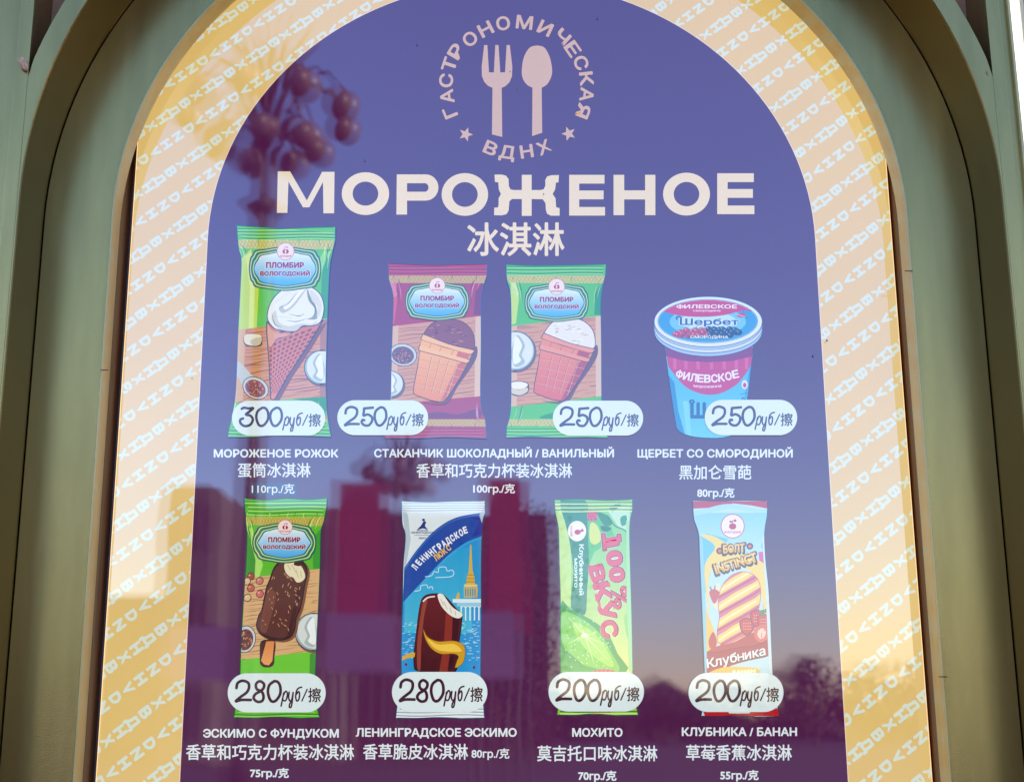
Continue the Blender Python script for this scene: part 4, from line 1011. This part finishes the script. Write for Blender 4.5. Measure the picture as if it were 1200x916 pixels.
d = Art("outline", W, tf); d.line(ol, 4, (16, 66, 86), True); d.poly(ell(117, 681, 5, 6, 10), (110, 14, 40)); d.poly(ell(378, 692, 5, 6, 10), (110, 14, 40)); d.build()

# ---- 7. mojito
tf = zm(620, 570, 3.271); LAY.y = -.0009
a = Art("wrapper_picture", box, tf)
ol = cr([(97,50),(200,48),(300,52),(397,48)], False)+cr([(397,90),(386,150),(388,300),(394,500),(398,700),(402,790),(418,874)], False)+cr([(330,876),(250,870),(170,875),(107,873)], False)+cr([(112,840),(120,760),(120,640),(120,440),(116,300),(112,160),(100,100),(97,50)], False)[:-1]
a.poly(ol, (150, 208, 96)); a.clip_to(ol); a.grad([(220,90),(386,110),(388,500),(392,712),(250,712),(170,450)], (120, 206, 110), (232, 232, 120), 10)
a.poly([(100,60),(150,90),(162,300),(160,460),(120,450),(112,160)], (196, 226, 110))
a.poly(cr([(120,52),(215,52),(228,120),(232,250),(222,400),(214,490),(160,462),(170,330),(150,180)], True, 3), (20, 132, 82)); a.poly([(222,100),(300,112),(330,200),(250,250),(230,300),(226,180)], (88, 190, 90))
a.poly([(300,90),(386,70),(384,180),(340,150)], (196, 230, 190)); 
for q, c_ in (([(236,140),(262,150),(276,200),(250,222),(232,200)], (216, 226, 90)), ([(262,100),(300,110),(320,140),(290,150)], (26, 130, 60)), ([(310,80),(345,62),(350,72),(320,96)], (20, 120, 60)), ([(350,120),(372,110),(374,140),(356,150)], (40, 150, 80)), ([(276,150),(315,158),(300,172),(280,168)], (20, 112, 52)), ([(364,500),(386,490),(392,560),(376,575)], (150, 216, 90))):
    a.poly(cr(q), c_)
a.line(cr([(300,110),(330,150),(370,170),(386,220)], False), 4, (20, 100, 50))
for i in range(20): x = 240+(i % 5)*7-(i//5)*1; y = 92+(i//5)*11; a.poly(ell(x-10, y, 6, 6, 9), (196, 40, 70) if i % 2 else (222, 80, 100))
a.poly(cr([(120,450),(160,470),(240,510),(300,560),(340,640),(370,712),(120,712)], True, 3), (52, 158, 40)); a.poly(cr([(126,480),(200,505),(270,560),(318,640),(345,706),(240,700),(160,640),(128,600)], True, 3), (128, 206, 50)); a.poly(cr([(165,520),(230,545),(290,610),(325,690),(260,660),(200,600)], True, 3), (176, 226, 80))
for t in ([(215,570),(150,500)], [(215,570),(190,510)], [(215,570),(260,560)], [(215,570),(300,610)], [(215,570),(310,670)], [(215,570),(250,680)], [(215,570),(150,600)]): a.line([t[0], t[1]], lambda u: 5*(1-u)+1, (222, 244, 140))
a.poly(ell(213, 570, 14, 9, 14), (248, 252, 200)); a.poly(cr([(124,650),(200,680),(300,712),(124,712)], True, 3), (60, 170, 44))
rnd = random.Random(6); a.polys([ell(x, y, 2.4, 2.4, 7) for x, y in ((rnd.uniform(140, 320), rnd.uniform(500, 690)) for _ in range(60))], (226, 246, 170))
for i in range(22): a.poly(ell(248+(i % 11)*8, 704+(i//11)*9-abs((i % 11)-5)**2*-.3, 6.5, 6.5, 9), (206, 60, 84) if i % 2 else (226, 100, 110))
a.poly([(100,846),(170,846),(172,875),(107,873)], (150, 206, 50)); a.poly([(232,846),(318,846),(312,875),(240,872)], (204, 50, 80)); a.poly([(170,846),(232,846),(240,872),(172,875)], (50, 160, 60)); a.poly([(318,846),(412,846),(418,874),(312,875)], (170, 220, 60))
crimp(a, 99, 396, 54, 96, 3, (70, 150, 70), (226, 240, 150), ol, 2); crimp(a, 105, 414, 850, 872, 1, (60, 130, 40), (206, 236, 120), ol, 2)
a.poly(ell(184, 170, 35, 39, 32), (250, 238, 230)); a.poly(ell(186, 174, 12, 10, 16), (190, 30, 60)); a.poly(ell(203, 168, 7, 5, 12), (190, 30, 60)); a.line([(196,174),(206,160)], 3, (190, 30, 60)); a.text("ВОЛОГОДСКИЙ", 162, 170, 40, 7, (190, 60, 80), .03, ang=-90)
a.text("Клубничный", 201, 318, 195, 18, (236, 248, 236), .03, ang=-90); a.text("МОХИТО", 179, 330, 112, 12, (236, 248, 236), .05, ang=-90)
GL = (("1", 316, 212, 34, 62, -80), ("0", 328, 274, 62, 66, -80), ("0", 337, 336, 60, 64, -80), ("%", 352, 424, 84, 66, -78),
      ("В", 260, 333, 66, 56, -76), ("К", 280, 402, 72, 60, -74), ("У", 297, 476, 72, 62, -73), ("С", 306, 545, 68, 64, -72))
for c_, e, g_ in (((250, 240, 224), .10, 7), ((112, 14, 40), .075, 5)):
    for t, x, y, ww, hh, ang in GL: a.text(t, x+2, y, ww+g_, hh+g_, c_, e*(.55 if t == '%' else 1), ang=ang)
    for (x0, y0, x1, y1) in ((284,180,291,244),(344,182,348,210)): a.line([(x0, y0-g_*.6), (x1, y1+g_*.6)], 14+g_, c_)
for t, x, y, ww, hh, ang in GL: a.text(t, x, y, ww, hh, (222, 64, 84), .015 if t == '%' else .055, ang=ang)
for (x0, y0, x1, y1) in ((284,180,291,244),(344,182,348,210)): a.line([(x0, y0), (x1, y1)], 12, (222, 64, 84))
for (x0, y0, x1, y1) in ((233,300,238,330),(286,314,290,336),(250,366,254,392),(256,410,260,436),(304,366,308,384),(268,440,272,466),(324,444,328,466)): a.line([(x0, y0), (x1, y1)], 9, (222, 64, 84))
a.poly([(372,130),(386,130),(388,300),(394,500),(398,700),(384,710),(376,500),(372,300)], (170, 222, 150))
a.clip_to(None); a.line(ol, 3.4, (30, 96, 70), True)
a.build("green wrapper with lime slices and red vertical lettering 100% ВКУС")

# ---- 8. strawberry and banana
tf = zm(780, 570, 3.271); LAY.y = -.0009
a = Art("wrapper_picture", box, tf)
ol = cr([(104,52),(200,54),(300,52),(392,54)], False)+cr([(390,110),(380,180),(384,280),(398,420),(406,600),(412,720),(424,800),(436,880)], False)+cr([(350,882),(280,876),(200,880),(136,878)], False)+cr([(142,840),(150,760),(146,640),(138,440),(130,260),(126,180),(108,120),(104,52)], False)[:-1]
a.poly(ol, (196, 226, 228)); a.clip_to(ol); a.grad([(108,100),(390,100),(384,280),(390,330),(130,330),(126,180)], (150, 210, 226), (206, 232, 230), 8)
a.poly([(104,52),(392,54),(391,84),(330,72),(260,64),(190,80),(106,84)], (190, 36, 52)); a.poly(cr([(108,95),(150,86),(190,74),(240,66),(300,74),(350,86),(390,82),(390,100),(320,96),(250,84),(180,98),(110,110)], True, 3), (176, 222, 232))
a.poly([(356,250),(384,248),(392,330),(398,420),(404,560),(380,560),(370,400)], (214, 80, 150)); a.poly([(134,190),(160,180),(240,200),(180,300),(150,420),(160,560),(146,560),(132,300)], (110, 196, 216))
a.poly(cr([(134,186),(180,188),(230,215),(300,260),(372,290),(392,330),(396,440),(384,560),(370,420),(330,330),(250,290),(190,300),(165,360),(170,480),(158,430),(150,300),(190,230)], True, 4), (246, 214, 96))
a.poly(cr([(140,420),(160,480),(190,560),(200,600),(150,640),(146,560)]), (244, 196, 60)); a.poly([(380,170),(392,250),(380,255),(366,230)], (120, 190, 210))
a.poly(cr([(175,400),(205,370),(215,420),(200,470),(180,450)]), (236, 226, 190))
for x, y, r in ((186, 412, 20),): a.poly(cr([(x-18,y-10),(x,y-20),(x+20,y-8),(x+14,y+18),(x,y+36),(x-12,y+16)]), (206, 70, 66)); a.lines([[(x-10,y-16),(x-16,y-30)],[(x+2,y-18),(x+4,y-34)]], 4, (120, 50, 60))
bar = cr([(205,500),(200,440),(215,380),(250,340),(290,324),(330,332),(358,360),(366,410),(358,470),(345,520),(340,590),(300,620),(250,630),(205,600),(196,560)])
a.poly(bar, (222, 112, 124)); keep = a.clip; a.clip_to(bar)
for k in range(6):
    y = 318+k*62
    a.poly(cr([(180,y+84),(215,y+62),(250,y+34),(290,y+12),(340,y-14),(392,y-52),(392,y-16),(342,y+16),(294,y+46),(250,y+70),(214,y+92),(180,y+112)]), (248, 212, 84))
    a.poly(cr([(196,y+86),(240,y+54),(290,y+24),(345,y-6),(345,y),(290,y+34),(240,y+64),(196,y+94)]), (253, 236, 164))
    a.poly(cr([(180,y+114),(240,y+82),(290,y+54),(340,y+26),(390,y-10),(390,y-4),(340,y+34),(290,y+62),(240,y+90),(180,y+122)]), (188, 64, 96))
    a.poly(cr([(200,y+128),(240,y+104),(280,y+82),(320,y+58),(320,y+66),(280,y+92),(240,y+114),(200,y+136)]), (246, 176, 178))
a.line(bar, 5, (206, 96, 90), True)
a.clip = keep
a.poly(cr([(150,640),(200,610),(260,596),(330,560),(400,540),(404,580),(330,620),(220,650),(165,664)]), (190, 40, 44)); a.poly(cr([(165,590),(182,556),(196,590),(190,620),(172,620)]), (196, 48, 48))
pass
for x, y in ((312, 535), (352, 505), (378, 520)):
    a.poly(cr([(x-28,y-20),(x,y-34),(x+28,y-18),(x+22,y+16),(x,y+36),(x-22,y+18)]), (150, 22, 34)); a.poly(cr([(x-24,y-18),(x,y-30),(x+24,y-16),(x+18,y+14),(x,y+30),(x-18,y+16)]), (208, 44, 48)); a.polys([ell(x+i*8-12, y+j*11-12, 1.8, 2.6, 6) for i in range(4) for j in range(3)], (246, 200, 120))
a.poly(cr([(340,550),(368,528),(392,545),(394,575),(370,596),(345,584)]), (222, 96, 70)); a.poly(cr([(352,556),(370,542),(384,554),(380,572),(366,584),(354,572)]), (250, 206, 180)); a.lines([[(355,560),(340,548)],[(378,552),(390,542)],[(368,560),(368,590)]], 3, (220, 90, 80))
for q in ([(350,480),(372,470),(392,484)], [(372,478),(384,466),(396,480)], [(360,486),(372,500),(380,488)]): a.poly(q, (60, 140, 60))
lb = cr([(150,640),(200,634),(280,616),(340,610),(400,588),(406,632),(385,650),(320,664),(250,684),(215,704),(152,712),(148,680)], True, 4); a.poly(lb, (176, 24, 36)); a.line(lb, 3, (120, 10, 30), True)
a.text("Клубника", 272, 655, 232, 38, (112, 10, 28), .07, ang=13, slant=.12); a.text("Клубника", 270, 652, 230, 36, (250, 244, 238), .02, ang=13, slant=.12)
a.poly(cr([(180,705),(230,690),(290,690),(348,694),(350,718),(180,718)], True, 3), (240, 190, 60)); a.text("БАНАН", 300, 708, 90, 16, (255, 240, 200), .08, ang=4)
a.poly(ell(257, 151, 46, 47, 36), (200, 60, 80)); a.poly(ell(257, 151, 43, 44, 36), (250, 232, 224)); a.poly(ell(257, 152, 14, 12, 16), (190, 40, 66)); a.poly(ell(250, 134, 6, 4, 10), (190, 40, 66)); a.poly(ell(266, 130, 6, 5, 10), (190, 40, 66)); a.line(cr([(256,142),(258,132),(268,126)], False), 3, (190, 40, 66)); a.text("ВОЛОГОДСКИЙ", 257, 174, 62, 8, (190, 60, 80), .03)
for t, x, y, ww, hh, ang in (("БОЛТ", 262, 236, 84, 32, 4), ("INSTINCT", 268, 292, 168, 38, 17)):
    a.text(t, x+1, y+3, ww+14, hh+14, (84, 34, 24), .13, ang=ang, fan=.12); a.text(t, x, y, ww, hh, (240, 184, 60), .05, ang=ang, fan=.12); a.text(t, x, y-4, ww-2, hh*.5, (250, 222, 120), .0, ang=ang)
for x, y in ((207, 246), (323, 228)): a.poly(ell(x, y, 13, 13, 14), (96, 40, 30)); a.poly(ell(x, y, 7, 7, 12), (214, 110, 60))
a.poly([(126,180),(142,200),(152,420),(158,640),(156,720),(150,720),(140,440)], (150, 206, 220)); a.poly([(380,180),(370,200),(384,420),(392,600),(398,716),(410,716),(404,560)], (214, 226, 226))
a.poly([(140,848),(240,848),(250,862),(330,862),(350,848),(430,848),(436,880),(136,878)], (190, 24, 34)); a.poly([(225,848),(340,848),(320,868),(245,868)], (220, 232, 232))
a.clip_to(None); a.line(ol, 3.4, (20, 40, 60), True)
a.build("pale blue wrapper with a pink and yellow striped bar and strawberries")

# ------------------------------------------------------------------ price stickers
GREY = (58, 42, 66); STK = (228, 240, 232); BRN = (62, 18, 34)
DIG = {
 '2': [[(.02,.34),(.10,.10),(.42,-.02),(.80,.08),(.86,.32),(.70,.56),(.30,.78),(.04,.94),(.0,1.0),(.35,.93),(.98,.93)]],
 '3': [[(.12,.06),(.30,.0),(.62,.04),(.95,.02),(.66,.22),(.42,.38),(.74,.44),(.92,.66),(.74,.94),(.34,1.02),(.04,.86),(.03,.66),(.22,.60)]],
 '5': [[(.98,.02),(.62,.04),(.24,.06)], [(.24,.06),(.22,.26),(.20,.46),(.52,.40),(.86,.52),(.90,.76),(.62,1.0),(.22,.98),(.04,.82),(.12,.70),(.26,.72)]],
 '0': [[(.50,.0),(.14,.20),(.04,.56),(.24,.96),(.58,.98),(.92,.66),(.94,.28),(.76,.04),(.50,.0)]],
 '8': [[(.62,.48),(.26,.34),(.20,.08),(.48,-.08),(.80,.06),(.78,.28),(.52,.46),(.14,.62),(.02,.84),(.30,1.02),(.66,.98),(.78,.76),(.66,.50),(.40,.40)]],
}
def sticker(x0, y0, x1, y1, num, label, col, st=None):
    root = tag(empty("price_sticker", un((x0+x1)/2, y1, -.004)), label, "price sticker", "white pill shaped price stickers on the menu")
    LAY.y = -.0040; a = Art("sticker_sheet", root); a.poly(rrect(x0, y0, x1, y1, (y1-y0)/2, 14), STK)
    yb = LAY.y; o = a.build()
    # give the vinyl its thickness
    e = Art("sticker_edge", root); e.line(rrect(x0, y0, x1, y1, (y1-y0)/2, 14), .5, mixc(STK, (120, 120, 140), .35), True, yb+.00005); e.build()
    g = Art("price_lettering", root); W_ = x1-x0; H = y1-y0; P_ = lambda u, v: (x0+W_*u, y0+H*v)
    slots = [(.085, .238), (.262, .395), (.405, .545)]
    if num[0] == '3': slots = [(.085, .235), (.255, .395), (.405, .54)]
    for ch, (s0, s1) in zip(num, slots):
        for q in DIG[ch]:
            tall = (.20, .72)
            if ch == '8': tall = (.24, .72)
            p = cr([P_(s0+(s1-s0)*a_, tall[0]+(tall[1]-tall[0])*b_) for a_, b_ in q], False, 6)
            g.brush(p, H*.074, col)
    for q in ([(.572,.50),(.560,.66),(.545,.84)], [(.569,.56),(.592,.46),(.610,.52),(.600,.66),(.582,.71),(.563,.68)],
              [(.628,.48),(.622,.62),(.636,.71),(.656,.66),(.668,.49)], [(.668,.49),(.660,.70),(.648,.86),(.630,.87),(.634,.78),(.655,.71)],
              [(.755,.355),(.728,.375),(.705,.44),(.694,.60),(.706,.71),(.728,.66),(.734,.52),(.722,.47),(.702,.54)]):
        g.brush(cr([P_(*p) for p in q], False, 5), H*.042, col)
    g.brush([P_(.812, .41), P_(.758, .71)], H*.036, col)
    g.text("擦", x0+W_*.888, y0+H*.565, W_*.132, H*.30, col, .016)
    g.build()
sticker(272, 469.5, 381, 510, "300", "white 300 price pill over the foot of the tall green cone wrapper", GREY)
sticker(395.5, 469, 501.5, 509.5, "250", "white 250 price pill overhanging the left side of the maroon wrapper", GREY)
sticker(648, 469.5, 753.5, 510, "250", "white 250 price pill overhanging the right of the short green wafer cup wrapper", GREY)
sticker(826, 468.5, 934, 509.5, "250", "white 250 price pill covering the sherbet tub's lower right", GREY)
sticker(267, 788.5, 381.5, 834, "280", "white 280 price pill on the nut coated ice cream's green wrapper", BRN)
sticker(459.5, 787, 571, 834, "280", "white 280 price pill on the white and blue wrapper", BRN)
sticker(643, 787, 754.5, 833, "200", "white 200 price pill on the lime green wrapper", BRN)
sticker(807, 788, 918, 833.5, "200", "white 200 price pill on the strawberry wrapper, rightmost of the lower row", BRN)

# ------------------------------------------------------------------ beyond the right edge: the next pavilion in the sun
m = MB(); x0, y0, _ = un(1184, 60, .6)
root = tag(empty("neighbouring_pavilion", (x0+.2, .8, 0)), "sunlit cream pavilion wall glaring past the kiosk's right edge", "pavilion"); iv = Matrix.Translation(-Vector(root.location))
xa = un(1170, 60, .6)[0]; xb = un(1199, 0, 1.1)[0]
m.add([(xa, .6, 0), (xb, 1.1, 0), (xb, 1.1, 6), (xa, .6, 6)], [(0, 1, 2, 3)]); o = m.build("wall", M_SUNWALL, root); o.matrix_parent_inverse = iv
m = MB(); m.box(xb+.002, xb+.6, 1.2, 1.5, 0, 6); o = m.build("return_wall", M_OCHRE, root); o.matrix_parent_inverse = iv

# ------------------------------------------------------------------ small things on the front
m = MB(); r = random.Random(5)
P0 = Vector(un(29, 77, YA)); d = Vector((-.35, -.25, 1)).normalized()
ax = [P0+Vector((-.0035, -.003, .010)), P0+Vector((-.001, -.007, .004)), P0+Vector((.0018, -.0085, -.002)), P0+Vector((.004, -.004, -.008))]
vs = []; fs = []; seg = 14
ring = [(.0, .0022), (.08, .0048), (.2, .0058), (.4, .0066), (.6, .0062), (.8, .0048), (.93, .003), (1, .0012)]
a0 = P0+Vector((-.0055, -.005, .0095)); a1 = P0+Vector((.0048, -.005, -.0105)); dd = (a1-a0).normalized(); e1 = dd.orthogonal().normalized(); e2 = dd.cross(e1)
for t, rr in ring:
    for k in range(seg):
        an = 2*math.pi*k/seg; q = rr*(1+r.uniform(-.13, .13)); vs.append(a0+(a1-a0)*t+(e1*math.cos(an)+e2*math.sin(an))*q)
for i in range(len(ring)-1):
    for k in range(seg): fs.append((i*seg+k, i*seg+(k+1) % seg, (i+1)*seg+(k+1) % seg, (i+1)*seg+k))
fs += [tuple(range(seg-1, -1, -1)), tuple((len(ring)-1)*seg+k for k in range(seg))]
m.add(vs, fs); M_COC = paint("papery_cocoon", (.62, .33, .17), .9, 0, .6, 350, 1.0, 500)
o = m.build("cocoon", M_COC); tag(o, "small papery brown cocoon stuck where the arch meets the left pilaster", "cocoon")
m = MB(); p = Vector(un(1156.5, 85, YA))
m.add([p+Vector(q) for q in ((-.0015, -.0008, .003), (.0012, -.0006, .002), (.0018, -.001, -.002), (.001, -.0008, -.006), (-.0012, -.0007, -.001))]+[p+Vector((.0002, -.002, -.001))], [(0, 1, 5), (1, 2, 5), (2, 3, 5), (3, 4, 5), (4, 0, 5)])
tag(m.build("web_tuft", M_BROWN), "tiny dark cobweb tuft below the right spandrel's point", "cobweb")
sp = Art("dirt_speck", box); LAY.y = -.0052; y = sp.nl(); r = random.Random(12)
for u, v, q in ((427,187,1.1),(488.5,50.5,1.2),(700.5,19.5,1.3),(637,227.5,.9),(597.5,84,.8),(969,399,1.6),(954,416,1.3),(423,854,.7),(216,867,.7),(574,168,.6),(430,215,.6),(225,443,.8),(606,103,.6)):
    sp.poly(cr([(u+q*r.uniform(.6, 1.1)*math.cos(k*1.047), v+q*r.uniform(.6, 1.3)*math.sin(k*1.047)) for k in range(6)], True, 2), (30, 14, 24), y)
o = sp.build(); o['kind'] = 'stuff'
